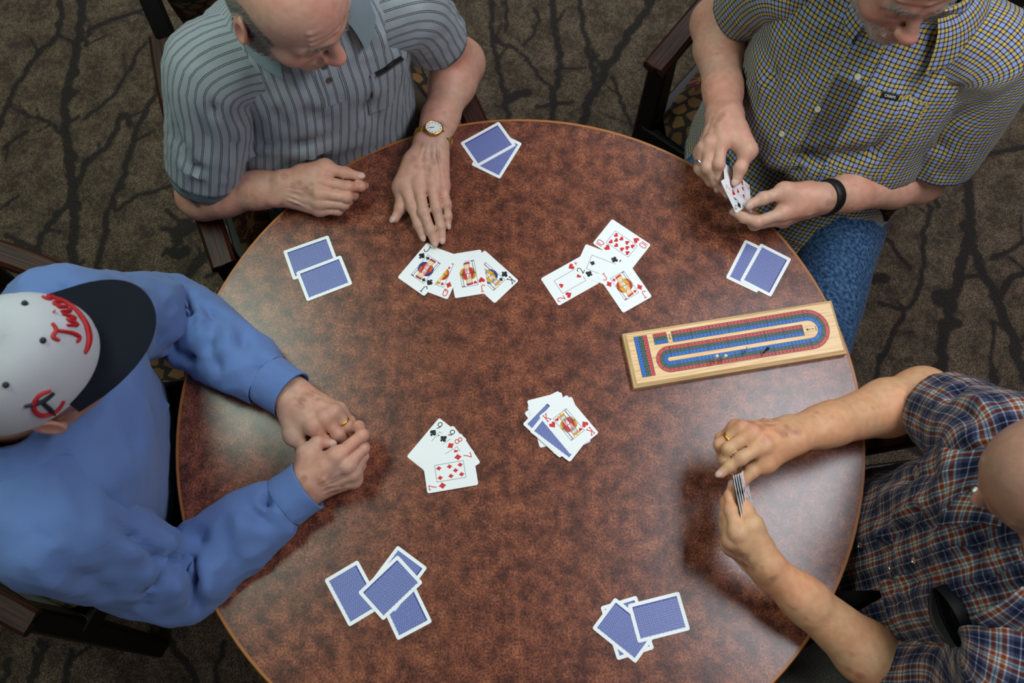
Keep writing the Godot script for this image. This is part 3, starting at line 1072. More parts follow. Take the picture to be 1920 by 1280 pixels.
func court(p: Paint, rank: String, suit: String, fr: Rect2) -> void:      # one half of a plain two-headed figure
	var o := fr.position
	var Y := Color(0.87, 0.64, 0.13)
	var R := Color(0.80, 0.17, 0.12)
	var B := Color(0.12, 0.20, 0.55)
	var K := Color(0.05, 0.05, 0.07)
	var Wt := Color(0.92, 0.92, 0.93)
	var G := Color(0.55, 0.56, 0.6)
	var mauve := Color(0.62, 0.13, 0.32)
	var q := func(list: Array) -> PackedVector2Array:
		var r := PackedVector2Array()
		for k in range(0, list.size(), 2):
			r.append(o + Vector2(list[k], list[k + 1]))
		return r
	var main: Color = {"S": B, "D": R, "H": Y, "C": B}[suit]
	var second: Color = {"S": R, "D": Y, "H": R, "C": Y}[suit]
	# robe
	p.poly(q.call([0, 25.5, 1.5, 17, 7, 13, 22, 13, 28, 17, 29.9, 25.5]), main)
	p.poly(q.call([4, 25.5, 9, 13.5, 13, 13.5, 16, 25.5]), second)
	p.poly(q.call([17, 25.5, 18, 13.5, 22, 13.5, 27, 25.5]), second)
	for k in 4:
		p.stroke(q.call([2.0 + k * 0.8, 24.5 - k * 2.6, 8.0, 22.5 - k * 2.6]), 0.7, K)
		p.stroke(q.call([27.6 - k * 0.8, 24.5 - k * 2.6, 21.5, 22.5 - k * 2.6]), 0.7, Y if main != Y else B)
		p.disc(o + Vector2(11.2, 15.5 + k * 3.0), 1.0, Wt if second != Wt else K)
	p.poly(q.call([12.5, 25.5, 13.5, 14, 17.2, 14, 17.6, 25.5]), Wt)
	p.stroke(q.call([13, 25, 17, 15]), 0.7, R)
	p.stroke(q.call([13.3, 19, 16, 14.5]), 0.7, B)
	p.stroke(q.call([0, 25.3, 29.9, 25.3]), 0.8, K)
	# hair, face, headgear
	p.poly(q.call([9.5, 14.5, 9, 6.5, 20.5, 6.5, 20.3, 14.5]), Y if rank != "K" else G)
	p.poly(q.call([11, 13, 10.8, 6.5, 18.6, 6.5, 18.4, 12, 15.5, 15]), Color(0.93, 0.87, 0.80))
	p.stroke(q.call([11.8, 8.6, 13.8, 8.4]), 0.4, K)
	p.stroke(q.call([15.6, 8.4, 17.6, 8.6]), 0.4, K)
	p.stroke(q.call([14.7, 8.8, 14.2, 11]), 0.4, K)
	p.stroke(q.call([13.6, 12.3, 15.8, 12.3]), 0.5, R)
	match rank:
		"K":
			p.poly(q.call([9, 7, 7.5, 1, 11.5, 3.5, 14.8, 0.6, 18.2, 3.5, 22, 1, 20.6, 7]), Y)
			p.stroke(q.call([9, 6.4, 20.6, 6.4]), 1.0, R)
			p.poly(q.call([11.2, 12, 18.4, 12, 16.5, 17.5, 13, 17.5]), G)
			p.stroke(q.call([25.5, 2, 25.5, 24]), 1.3, B)
			p.stroke(q.call([23.6, 5, 27.6, 5]), 1.0, Y)
		"Q":
			p.poly(q.call([9.5, 7, 8.6, 3, 14.8, 1, 21, 3, 20.2, 7]), Y)
			p.stroke(q.call([9.5, 6.2, 20.2, 6.2]), 1.0, B)
			p.disc(o + Vector2(25, 10), 2.2, R)
			p.stroke(q.call([25, 12, 24, 18]), 0.6, K)
		"J":
			p.poly(q.call([8.5, 7, 9, 2.6, 20.5, 1.4, 22, 5.5]), mauve if suit in "SH" else R)
			p.stroke(q.call([8.5, 6.6, 21.5, 5.6]), 1.0, Y)
			p.stroke(q.call([26.2, 1, 26.2, 24]), 1.0, K)
			p.poly(q.call([24.8, 1, 27.6, 1, 26.2, 5]), G)
	p.poly(q.call([24, 0.6, 29.4, 0.6, 29.4, 2.0, 24, 2.0]), mauve if rank == "J" else Y)
	for k in 3:
		p.stroke(q.call([24.8 + k * 1.7, 0.6, 24.8 + k * 1.7, 2.0]), 0.5, K)


func card_back() -> ImageTexture:
	var p := Paint.new(CW, CH, 9.0, Color(0.93, 0.935, 0.94))
	var b := Color(0.175, 0.235, 0.53)
	var lt := Color(0.64, 0.68, 0.86)
	var x0 := 6.0
	var y0 := 6.2
	p.rect(Rect2(x0, y0, CW - 2 * x0, CH - 2 * y0), b)
	var nx := 12
	var ny := 21
	var dx := (CW - 2 * x0) / nx
	var dy := (CH - 2 * y0) / ny
	for j in ny:
		for i in nx:
			var c := Vector2(x0 + (i + (0.5 if j % 2 else 0.25)) * dx * 0.97, y0 + (j + 0.5) * dy)
			p.stroke(arc(c, Vector2(dx * 0.42, dy * 0.62), 0, 300, 12), 0.46, lt, false)
			p.disc(c, 0.5, lt)
			p.stroke(PackedVector2Array([c + Vector2(-1.0, 0.7), c + Vector2(1.1, -0.7)]), 0.35, lt, false)
	for q in [[x0, y0], [CW - x0, y0], [x0, CH - y0], [CW - x0, CH - y0]]:
		pass
	return p.tex()


var card_mesh: ArrayMesh

func make_card_mesh() -> void:
	var th := 0.00036
	var pts := PackedVector2Array()
	var r := 3.6
	for q in [[CW - r, r, -90], [CW - r, CH - r, 0], [r, CH - r, 90], [r, r, 180]]:
		for k in 7:
			pts.append(Vector2(q[0], q[1]) + Vector2.from_angle(deg_to_rad(q[2] + 15.0 * k)) * r)
	card_mesh = ArrayMesh.new()
	for side in [1.0, -1.0]:
		var a := Acc.new()
		var q := PackedVector3Array()
		var uv := PackedVector2Array()
		for p in pts:
			q.append(Vector3((p.x - CW / 2) * 0.001, th if side > 0 else 0.0, (p.y - CH / 2) * 0.001))
			uv.append(Vector2(p.x / CW if side > 0 else 1.0 - p.x / CW, p.y / CH))
		a.face(q, Vector3.UP * side, uv)
		a.mesh(card_mesh)
	var e := Acc.new()
	for k in pts.size():
		var p := (pts[k] - Vector2(CW, CH) * 0.5) * 0.001
		var n := (pts[(k + 1) % pts.size()] - Vector2(CW, CH) * 0.5) * 0.001
		var out := ((p + n) * 0.5).normalized()
		e.face(PackedVector3Array([Vector3(p.x, 0, p.y), Vector3(n.x, 0, n.y), Vector3(n.x, th, n.y), Vector3(p.x, th, p.y)]), Vector3(out.x, 0, out.y))
	e.mesh(card_mesh)


func card_mat(key: String) -> StandardMaterial3D:
	if not M.has(key):
		var m := mat(Color.WHITE, 0.42)
		m.albedo_texture = card_back() if key == "card_back" else card_face(key.substr(5, key.length() - 6), key.substr(key.length() - 1))
		m.texture_filter = BaseMaterial3D.TEXTURE_FILTER_LINEAR_WITH_MIPMAPS
		M[key] = m
	return M[key]


func lay(face: String, up: bool, x: float, z: float, deg: float, level: float, label: String, group: String) -> MeshInstance3D:
	var o := MeshInstance3D.new()
	o.name = numbered("playing_card")
	o.mesh = card_mesh
	var f := card_mat("card_" + face)
	var b := card_mat("card_back")
	o.set_surface_override_material(0, f if up else b)
	o.set_surface_override_material(1, b if up else f)
	o.set_surface_override_material(2, M.card_edge)
	add_child(o)
	o.position = Vector3(x, TOP + 0.0006 + level * 0.00048, z)
	o.rotation.y = deg_to_rad(deg)
	tag(o, label, "playing card", group)
	return o


func cards() -> void:

	var g := "face-down cards by the near left edge"
	lay("5D", false, -0.2675, -0.1872, 30.6, 0, "leftmost face-down card of the four near the capped man's lower sleeve", g)
	lay("5D", false, -0.1837, -0.1646, 27.1, 0, "face-down card sticking out lowest of the four in the near left pile", g)
	lay("5D", false, -0.1969, -0.2107, -36.1, 1, "face-down card sticking out at the top right of the near left pile", g)
	lay("5D", false, -0.2060, -0.1957, 133.6, 2, "face-down card on top of the four in the near left pile", g)
	g = "face-down cards by the near right edge"
	lay("5D", false, 0.1859, -0.1281, 16.2, 0, "bottom face-down card, mostly covered, of the three in the near right pile", g)
	lay("5D", false, 0.1825, -0.1243, 51.1, 1, "middle face-down card, tilted, of the three in the near right pile", g)
	lay("5D", false, 0.2389, -0.1444, 103.2, 2, "topmost face-down card, at the right, of the near right pile", g)
	g = "face-down pair by the man in the striped polo"
	lay("5D", false, -0.3745, -0.8001, 111.1, 0, "upper, half covered face-down card of the pair below the striped man's right hand", g)
	lay("5D", false, -0.3474, -0.7577, 112.5, 1, "lower face-down card, on top, of the pair below the striped man's right hand", g)
	g = "face-down pair by the far edge"
	lay("5D", false, -0.0267, -1.0165, 150.8, 0, "half covered face-down card of the pair beside the wristwatch", g)
	lay("5D", false, -0.0435, -1.0383, 121.9, 1, "upper face-down card, on top, of the pair beside the wristwatch", g)
	g = "face-down pair by the man in the yellow checked shirt"
	lay("5D", false, 0.4459, -0.7759, -28.7, 0, "left, half covered face-down card of the pair below the yellow checked man's hands", g)
	lay("5D", false, 0.4721, -0.7674, -30.8, 1, "right face-down card, on top, of the pair below the yellow checked man's hands", g)
	g = "face-up cards played at the middle right"
	lay("10H", true, 0.2072, -0.8228, 52.5, 0, "ten of hearts lying face up, topmost in the right-hand group of shown cards", g)
	lay("2H", true, 0.1082, -0.7489, 120.5, 0, "two of hearts lying face up, partly under the two of clubs", g)
	lay("2C", true, 0.1680, -0.7764, 66.6, 1, "two of clubs lying face up between the hearts and the jack of diamonds", g)
	lay("JD", true, 0.2084, -0.7378, 30.4, 2, "jack of diamonds lying face up on the two of clubs", g)
	g = "face-up cards under the flat hand"
	lay("KC", true, -0.0405, -0.7586, 45.3, 0, "king of clubs face up at the right end of the fanned court cards", g)
	lay("JH", true, -0.0805, -0.7645, 9.6, 1, "jack of hearts face up between the queen and the king of clubs", g)
	lay("QD", true, -0.1306, -0.7660, -21.8, 2, "queen of diamonds face up, mostly covered by the jack of spades", g)
	lay("JS", true, -0.1592, -0.7740, -37.1, 3, "jack of spades face up at the left end of the fanned court cards", g)
	g = "face-up cards in front of the capped man"
	lay("9S", true, -0.1327, -0.4338, -38.7, 0, "nine of spades face up, undermost of the fan before the clasped hands", g)
	lay("9C", true, -0.1208, -0.4221, -52.4, 1, "nine of clubs face up in the fan before the clasped hands", g)
	lay("8D", true, -0.1108, -0.4094, -57.2, 2, "eight of diamonds face up under the seven of diamonds", g)
	lay("7D", true, -0.1088, -0.3918, -80.6, 3, "seven of diamonds face up on top of the fan before the clasped hands", g)
	g = "cards of the untidy stack at the table's middle"
	var under := [[0.0673, -0.4832, 14.1], [0.0917, -0.4726, 21.0], [0.072, -0.4776, 35.2], [0.0746, -0.4819, 28.0], [0.088, -0.468, 40.0], [0.078, -0.474, 30.0]]
	var say := ["undermost card of the untidy middle stack, its blank edge poking out below", "second card from the bottom of the untidy middle stack", "card poking out at the left corner of the untidy middle stack", "card poking out at the upper left edge of the untidy middle stack", "white card showing its lower edge in the untidy middle stack", "white card just under the blue backs of the middle stack"]
	for k in 6:
		lay("0S", true, under[k][0], under[k][1], under[k][2] + (0.0 if k % 2 else 180.0), k, say[k], g)
	lay("5D", false, 0.0715, -0.4670, 46.2, 6, "blue-backed card turned down in the middle stack, the farther left of two", g)
	lay("5D", false, 0.0839, -0.4583, 51.4, 7, "blue-backed card directly under the king of hearts", g)
	lay("KH", true, 0.0985, -0.4732, 37.9, 8, "king of hearts face up on top of the middle stack", g)


# ---------------------------------------------------------------- skin: a smooth field of bones, meshed as surface nets
class Field:
	var typ := PackedByteArray()          # 0 tapered capsule, 1 ellipsoid, 2 capsule cut away, 3 ellipsoid cut away
	var A := PackedVector3Array()
	var BA := PackedVector3Array()
	var IL := PackedFloat32Array()
	var RA := PackedFloat32Array()
	var DR := PackedFloat32Array()
	var K := PackedFloat32Array()
	var G := PackedInt32Array()
	var INV: Array[Basis] = []
	var RR := PackedVector3Array()
	var kj := 0.008
	var kmax := 0.0
	var cell := 0.0035
	var xf := Transform3D.IDENTITY
	var clip := []                        # planes [point, normal]: nothing is built on the normal's side
	var spots := []                       # [place, radius, colour, strength]
	var base := Color(0.6, 0.35, 0.25)    # linear
	var mottle := 1.0
	var noise: FastNoiseLite
	var V := PackedVector3Array()
	var N := PackedVector3Array()
	var C := PackedColorArray()
	var I := PackedInt32Array()

	func put(t: int, a: Vector3, b: Vector3, ra: float, rb: float, k: float, g: int, inv := Basis.IDENTITY, rr := Vector3.ONE) -> void:
		typ.append(t)
		A.append(a)
		BA.append(b - a)
		IL.append(1.0 / maxf((b - a).length_squared(), 1e-9))
		RA.append(ra)
		DR.append(rb - ra)
		K.append(k)
		G.append(g)
		INV.append(inv)
		RR.append(rr)
		kmax = maxf(kmax, k)

	func bone(a: Vector3, b: Vector3, ra: float, rb: float, k := 0.01, g := 0, cut := false) -> void:
		put(2 if cut else 0, xf * a, xf * b, ra, rb, k, g)

	func egg(c: Vector3, r: Vector3, k := 0.01, g := 0, cut := false, turn := Basis.IDENTITY) -> void:
		var b := xf.basis * turn
		put(3 if cut else 1, xf * c, xf * c, 0.0, 0.0, k, g, Basis.from_scale(Vector3.ONE / r) * b.inverse(), r)

	func one(p: Vector3, i: int) -> float:
		if typ[i] & 1:
			var q := INV[i] * (p - A[i])
			var k0 := q.length()
			return k0 * (k0 - 1.0) / maxf((q / RR[i]).length(), 1e-5)
		var pa := p - A[i]
		var h := clampf(pa.dot(BA[i]) * IL[i], 0.0, 1.0)
		return (pa - BA[i] * h).length() - RA[i] - DR[i] * h

	func ev(p: Vector3, act: PackedInt32Array) -> float:
		var palm := 10.0
		var res := 10.0
		var cur := 10.0
		var cg := 0
		for i in act:
			var d := one(p, i)
			var g := G[i]
			var k := K[i]
			if g == 0:
				if typ[i] > 1:
					var hc := maxf(k - absf(palm + d), 0.0) / k
					palm = maxf(palm, -d) + hc * hc * k * 0.25
				else:
					var h := maxf(k - absf(palm - d), 0.0) / k
					palm = minf(palm, d) - h * h * k * 0.25
			else:
				if g != cg:
					if cg:
						var h := maxf(kj - absf(palm - cur), 0.0) / kj
						res = minf(res, minf(palm, cur) - h * h * kj * 0.25)
					cur = 10.0
					cg = g
				var h2 := maxf(k - absf(cur - d), 0.0) / k
				cur = minf(cur, d) - h2 * h2 * k * 0.25
		if cg:
			var h3 := maxf(kj - absf(palm - cur), 0.0) / kj
			res = minf(res, minf(palm, cur) - h3 * h3 * kj * 0.25)
		return minf(res, palm)

	func build() -> void:
		var lo := Vector3.ONE * 1e9
		var hi := -lo
		var all := PackedInt32Array()
		var order := []
		for i in A.size():
			order.append(i)
		order.sort_custom(func(a, b): return G[a] < G[b] or (G[a] == G[b] and a < b))
		for i in order:
			all.append(i)
			if typ[i] > 1:
				continue
			var r: float = maxf(RR[i].x, maxf(RR[i].y, RR[i].z)) if typ[i] & 1 else maxf(RA[i], RA[i] + DR[i])
			var m := Vector3.ONE * (r + 0.006)
			lo = lo.min(A[i] - m).min(A[i] + BA[i] - m)
			hi = hi.max(A[i] + m).max(A[i] + BA[i] + m)
		var nb := 6
		var bs := nb * cell
		var n1 := nb + 1
		var hd := bs * 0.5 * 1.7321
		var nx := int(ceil((hi.x - lo.x) / bs))
		var ny := int(ceil((hi.y - lo.y) / bs))
		var nz := int(ceil((hi.z - lo.z) / bs))
		var cells := {}
		var quads := PackedInt64Array()
		var SX := 1 << 40
		var SY := 1 << 20
		var vals := PackedFloat32Array()
		vals.resize(n1 * n1 * n1)
		var ds := PackedFloat32Array()
		ds.resize(A.size())
		for bx in nx:
			for by in ny:
				for bz in nz:
					var o := lo + Vector3(bx, by, bz) * bs
					var c := o + Vector3.ONE * bs * 0.5
					var outside := false
					for pl in clip:
						if (c - pl[0]).dot(pl[1]) > hd:
							outside = true
					if outside:
						continue
					var near := 10.0
					for i in all:
						ds[i] = one(c, i)
						if typ[i] < 2:
							near = minf(near, ds[i])
					if near > hd * 1.25 + kmax * 0.3:
						continue
					var act := PackedInt32Array()
					for i in all:
						if typ[i] > 1:
							if ds[i] < hd * 1.3 + K[i]:
								act.append(i)
						elif ds[i] < near + 2.3 * hd + K[i]:
							act.append(i)
					if absf(ev(c, act)) > hd * 1.4:
						continue
					var any_in := false
					var any_out := false
					var q := 0
					for x in n1:
						for y in n1:
							for z in n1:
								var d := ev(o + Vector3(x, y, z) * cell, act)
								vals[q] = d
								q += 1
								if d < 0.0:
									any_in = true
								else:
									any_out = true
					if not (any_in and any_out):
						continue
					var gx := bx * nb
					var gy := by * nb
					var gz := bz * nb
					for x in n1:
						for y in n1:
							for z in n1:
								var at := (x * n1 + y) * n1 + z
								var d0 := vals[at]
								var in0 := d0 < 0.0
								var id := (gx + x) * SX + (gy + y) * SY + gz + z
								# edges that start here and belong to this block
								if x < nb and y < nb and z < nb:
									if (vals[at + n1 * n1] < 0.0) != in0:
										quads.append_array(PackedInt64Array([id, 0, 1 if in0 else 0]))
									if (vals[at + n1] < 0.0) != in0:
										quads.append_array(PackedInt64Array([id, 1, 1 if in0 else 0]))
									if (vals[at + 1] < 0.0) != in0:
										quads.append_array(PackedInt64Array([id, 2, 1 if in0 else 0]))
									var ins := 0
									for e in 8:
										if vals[at + (n1 * n1 if e & 1 else 0) + (n1 if e & 2 else 0) + (1 if e & 4 else 0)] < 0.0:
											ins += 1
									if ins == 0 or ins == 8:
										continue
									var sum := Vector3.ZERO
									var cnt := 0
									for e in 12:
										var ax := e >> 2
										var u := e & 1
										var w := (e >> 1) & 1
										var p0 := Vector3i.ZERO
										p0[(ax + 1) % 3] = u
										p0[(ax + 2) % 3] = w
										var p1 := p0
										p1[ax] = 1
										var va := vals[at + (p0.x * n1 + p0.y) * n1 + p0.z]
										var vb := vals[at + (p1.x * n1 + p1.y) * n1 + p1.z]
										if (va < 0.0) != (vb < 0.0):
											sum += Vector3(p0).lerp(Vector3(p1), va / (va - vb))
											cnt += 1
									var p := o + (Vector3(x, y, z) + sum / cnt) * cell
									var h := cell * 0.5
									var g := Vector3(ev(p + Vector3(h, 0, 0), act) - ev(p - Vector3(h, 0, 0), act), ev(p + Vector3(0, h, 0), act) - ev(p - Vector3(0, h, 0), act), ev(p + Vector3(0, 0, h), act) - ev(p - Vector3(0, 0, h), act))
									var n := g.normalized()
									p -= n * clampf(ev(p, act), -cell * 0.5, cell * 0.5)
									cells[id] = V.size()
									V.append(p)
									N.append(n)
									C.append(tint(p, n))
		for k in range(0, quads.size(), 3):
			var id := quads[k]
			var a := 0
			var b := 0
			match quads[k + 1]:
				0:
					a = SY
					b = 1
				1:
					a = 1
					b = SX
				2:
					a = SX
					b = SY
			var i0: int = cells.get(id, -1)
			var i1: int = cells.get(id - a, -1)
			var i2: int = cells.get(id - a - b, -1)
			var i3: int = cells.get(id - b, -1)
			if i0 < 0 or i1 < 0 or i2 < 0 or i3 < 0:
				continue
			var cut := false
			for pl in clip:
				if (V[i0] - pl[0]).dot(pl[1]) > 0.0:
					cut = true
			if cut:
				continue
			if quads[k + 2]:
				I.append_array(PackedInt32Array([i0, i2, i1, i0, i3, i2]))
			else:
				I.append_array(PackedInt32Array([i0, i1, i2, i0, i2, i3]))

	func tint(p: Vector3, n: Vector3) -> Color:
		var c := base
		if noise:
			var a := noise.get_noise_3d(p.x * 9.0, p.y * 9.0, p.z * 9.0) * mottle
			var b := noise.get_noise_3d(p.x * 60.0 + 7.0, p.y * 60.0, p.z * 60.0) * mottle
			c = Color(c.r * (1.0 + 0.12 * a + 0.13 * b), c.g * (1.0 - 0.12 * a + 0.20 * b), c.b * (1.0 - 0.14 * a + 0.20 * b))
		for s in spots:
			var d: float = (p - s[0]).length() / s[1]
			if d < 1.0:
				var w := 1.0 - d * d
				c = c.lerp(s[2], s[3] * minf(1.0, w * 1.6))
		return c

	func into(acc: Acc) -> void:
		var first := acc.V.size()
		acc.V.append_array(V)
		acc.N.append_array(N)
		acc.C.append_array(C)
		var t := PackedVector2Array()
		t.resize(V.size())
		acc.T.append_array(t)
		for i in range(0, I.size(), 3):
			acc.tri(first + I[i], first + I[i + 1], first + I[i + 2])


# ---------------------------------------------------------------- cloth: rings joined to a sleeve, a trouser leg or a shirt
# ring: [centre, side axis, front axis, half width, front depth, back depth, squareness]
func cloth(rings: Array, per: int, nu: int, folds: Array, amp := 0.0, grain := Vector3.ONE, sd := 1, open_first := 0.0, open_last := 0.0, into: Acc = null, slit := [0, 0]) -> Acc:
	var acc := into if into else Acc.new()
	var R := []
	var n := rings.size()
	for k in n - 1:
		var a: Array = rings[maxi(k - 1, 0)]
		var b: Array = rings[k]
		var c: Array = rings[k + 1]
		var d: Array = rings[mini(k + 2, n - 1)]
		for i in per + (1 if k == n - 2 else 0):
			var t := float(i) / per
			var r := []
			for q in 7:
				r.append(cubic_interpolate(b[q], c[q], a[q], d[q], t) if q > 2 else b[q].cubic_interpolate(c[q], a[q], d[q], t))
			R.append(r)
	# hems turn inwards
	if open_first > 0.0:
		R = turned_in(R[0], R[1], open_first) + R
	var out_n := R.size()
	if open_last > 0.0:
		var more := turned_in(R[-1], R[-2], open_last)
		more.reverse()
		R = R + more
	var rows := R.size()
	var w := nu + 1
	var base := acc.V.size()
	var P0 := PackedVector3Array()
	var UV := PackedVector2Array()
	var v := 0.0
	for k in rows:
		var r: Array = R[k]
		var sx: Vector3 = r[1].normalized()
		var sy: Vector3 = (r[2] - sx * sx.dot(r[2])).normalized()
		var u := 0.0
		var us := PackedFloat32Array()
		var e: float = 2.0 / r[6]
		for j in w:
			var th := -PI + TAU * j / nu
			var s := sin(th)
			var c := cos(th)
			var p: Vector3 = r[0] + sx * (r[3] * signf(s) * pow(absf(s), e)) + sy * ((r[4] if c > 0 else r[5]) * signf(c) * pow(absf(c), e))
			if j:
				u += p.distance_to(P0[-1])
			us.append(u)
			P0.append(p)
		var mid := us[nu / 2]
		if k:
			v += P0[k * w + nu / 2].distance_to(P0[(k - 1) * w + nu / 2])
		for j in w:
			UV.append(Vector2(us[j] - mid, v))
	var N0 := grid_normals(P0, rows, w)
	# folds and crumples push the surface along its normal
	if folds or amp > 0.0:
		var nz := FastNoiseLite.new()
		nz.seed = sd
		nz.frequency = 1.0
		nz.noise_type = FastNoiseLite.TYPE_SIMPLEX_SMOOTH
		nz.fractal_type = FastNoiseLite.FRACTAL_RIDGED
		nz.fractal_octaves = 2
		var lines := []
		var seen := PackedVector2Array()
		for k in P0.size():
			seen.append(to_px(P0[k]) if N0[k].dot(EYE - P0[k]) > 0.0 else Vector2(-9e4, 0))
		for f in folds:      # drawn on the photograph: pixels of a run of points, width, depth; laid on the cloth
			var run := PackedVector3Array()
			for i in range(0, f.size() - 2, 2):
				var best := 1e12
				var at := 0
				var q := Vector2(f[i], f[i + 1])
				for k in seen.size():
					var dd := seen[k].distance_squared_to(q)
					if dd < best:
						best = dd
						at = k
				run.append(P0[at])
			for i in run.size() - 1:
				lines.append([run[i], run[i + 1], f[-2], f[-1], 1.0 if i == 0 else 0.0, 1.0 if i == run.size() - 2 else 0.0])
		for k in P0.size():
			var p := P0[k]
			var d := 0.0
			for f in lines:
				var ba: Vector3 = f[1] - f[0]
				var pa: Vector3 = p - f[0]
				var h := clampf(pa.dot(ba) / maxf(ba.length_squared(), 1e-9), 0.0, 1.0)
				var q: float = (pa - ba * h).length() / f[2]
				if q < 2.5:
					d += f[3] * exp(-q * q) * (1.0 - 0.7 * (pow(1.0 - h, 3.0) * f[4] + pow(h, 3.0) * f[5]))
			if amp > 0.0:
				d += amp * nz.get_noise_3d(p.x * grain.x, p.y * grain.y, p.z * grain.z)
			P0[k] = p + N0[k] * d
		for r in rows:
			P0[r * w + nu] = P0[r * w]
		N0 = grid_normals(P0, rows, w)
	for r in mini(slit[0], rows):      # the edges of a slit run straight
		var c: float = slit[1] * (1.0 - float(r) / slit[0])
		for s: int in [-1, 1]:
			var x: float = nu * 0.5 + s * c
			var j := int(floor(x)) if s < 0 else int(ceil(x))
			var q := r * w + j
			var o: int = q - s
			var t := absf(x - j)
			P0[q] = P0[q].lerp(P0[o], t)
			UV[q] = UV[q].lerp(UV[o], t)
	for k in P0.size():
		acc.vert(P0[k], N0[k], UV[k])
	for r in rows - 1:
		for j in nu:
			if r < slit[0] and absf(j + 0.5 - nu * 0.5) < ceil(slit[1] * (1.0 - float(r + 1) / slit[0])):
				continue
			var a := base + r * w + j
			acc.quad(a, a + 1, a + w + 1, a + w)
	return acc


# the vertex of a shirt seen nearest to a pixel: [place, normal, index]
func spot_on(acc: Acc, u: float, v: float) -> Array:
	var best := 1e9
	var at := 0
	for k in acc.V.size():
		var p := acc.V[k]
		if acc.N[k].dot(EYE - p) < 0.0:
			continue
		var d := to_px(p).distance_squared_to(Vector2(u, v))
		if d < best:
			best = d
			at = k
	return [acc.V[at], acc.N[at], at]


# a piece of the same cloth sewn on: rows r0..r1 and columns j0..j1 of a shirt's grid, lifted, with closed edges
func patch(acc: Acc, nu: int, r0: int, r1: int, j0: int, j1: int, lift: float) -> ArrayMesh:
	var out := Acc.new()
	var w := nu + 1
	var n := j1 - j0 + 1
	for r in range(r0, r1 + 1):
		for j in range(j0, j1 + 1):
			var k := r * w + j
			out.vert(acc.V[k] + acc.N[k] * lift, acc.N[k], acc.T[k] + Vector2(0.004, 0.003))
	for r in r1 - r0:
		for j in n - 1:
			var a := r * n + j
			out.quad(a, a + 1, a + n + 1, a + n)
	var rim := []
	for j in n:
		rim.append(j)
	for r in range(1, r1 - r0 + 1):
		rim.append(r * n + n - 1)
	for j in range(n - 2, -1, -1):
		rim.append((r1 - r0) * n + j)
	for r in range(r1 - r0 - 1, -1, -1):
		rim.append(r * n)
	var mid := out.V[(r1 - r0) / 2 * n + n / 2]
	for k in rim.size() - 1:
		var a: int = rim[k]
		var b: int = rim[k + 1]
		var o := ((out.V[a] + out.V[b]) * 0.5 - mid).normalized()
		out.face(PackedVector3Array([out.V[a], out.V[b], out.V[b] - out.N[b] * lift * 1.6, out.V[a] - out.N[a] * lift * 1.6]), o, PackedVector2Array([out.T[a], out.T[b], out.T[b], out.T[a]]))
	return out.mesh()


func turned_in(a: Array, b: Array, deep: float) -> Array:     # [innermost, lip] rings behind ring a, whose neighbour is b
	var dir: Vector3 = (b[0] - a[0]).normalized()
	var lip := a.duplicate()
	var inner := a.duplicate()
	for q in [3, 4, 5]:
		lip[q] = a[q] - 0.0035
		inner[q] = a[q] - 0.006
	inner[0] = a[0] + dir * deep
	return [inner, lip]


func grid_normals(p: PackedVector3Array, rows: int, w: int) -> PackedVector3Array:
	var out := PackedVector3Array()
	out.resize(p.size())
	for r in rows:
		for j in w:
			var jl := (j - 1) if j else w - 2
			var jr := (j + 1) if j < w - 1 else 1
			var du := p[r * w + jr] - p[r * w + jl]
			var dv := p[mini(r + 1, rows - 1) * w + j] - p[maxi(r - 1, 0) * w + j]
			var n := du.cross(dv).normalized()
			out[r * w + j] = n
	# outwards: away from the ring's middle
	var mid := Vector3.ZERO
	var row := rows / 2
	for j in w:
		mid += p[row * w + j] / w
	var s := 0.0
	for j in w:
		s += out[row * w + j].dot(p[row * w + j] - mid)
	if s < 0.0:
		for k in out.size():
			out[k] = -out[k]
	return out


func tube_rings(keys: Array, front: Vector3, sq := 2.0) -> Array:      # keys: [centre, half width, half depth]
	var rings := []
	for k in keys.size():
		var t: Vector3 = (keys[mini(k + 1, keys.size() - 1)][0] - keys[maxi(k - 1, 0)][0]).normalized()
		var f := (front - t * t.dot(front)).normalized()
		var s := f.cross(t).normalized()
		rings.append([keys[k][0], s, f, keys[k][1], keys[k][2], keys[k][2], sq])
	return rings


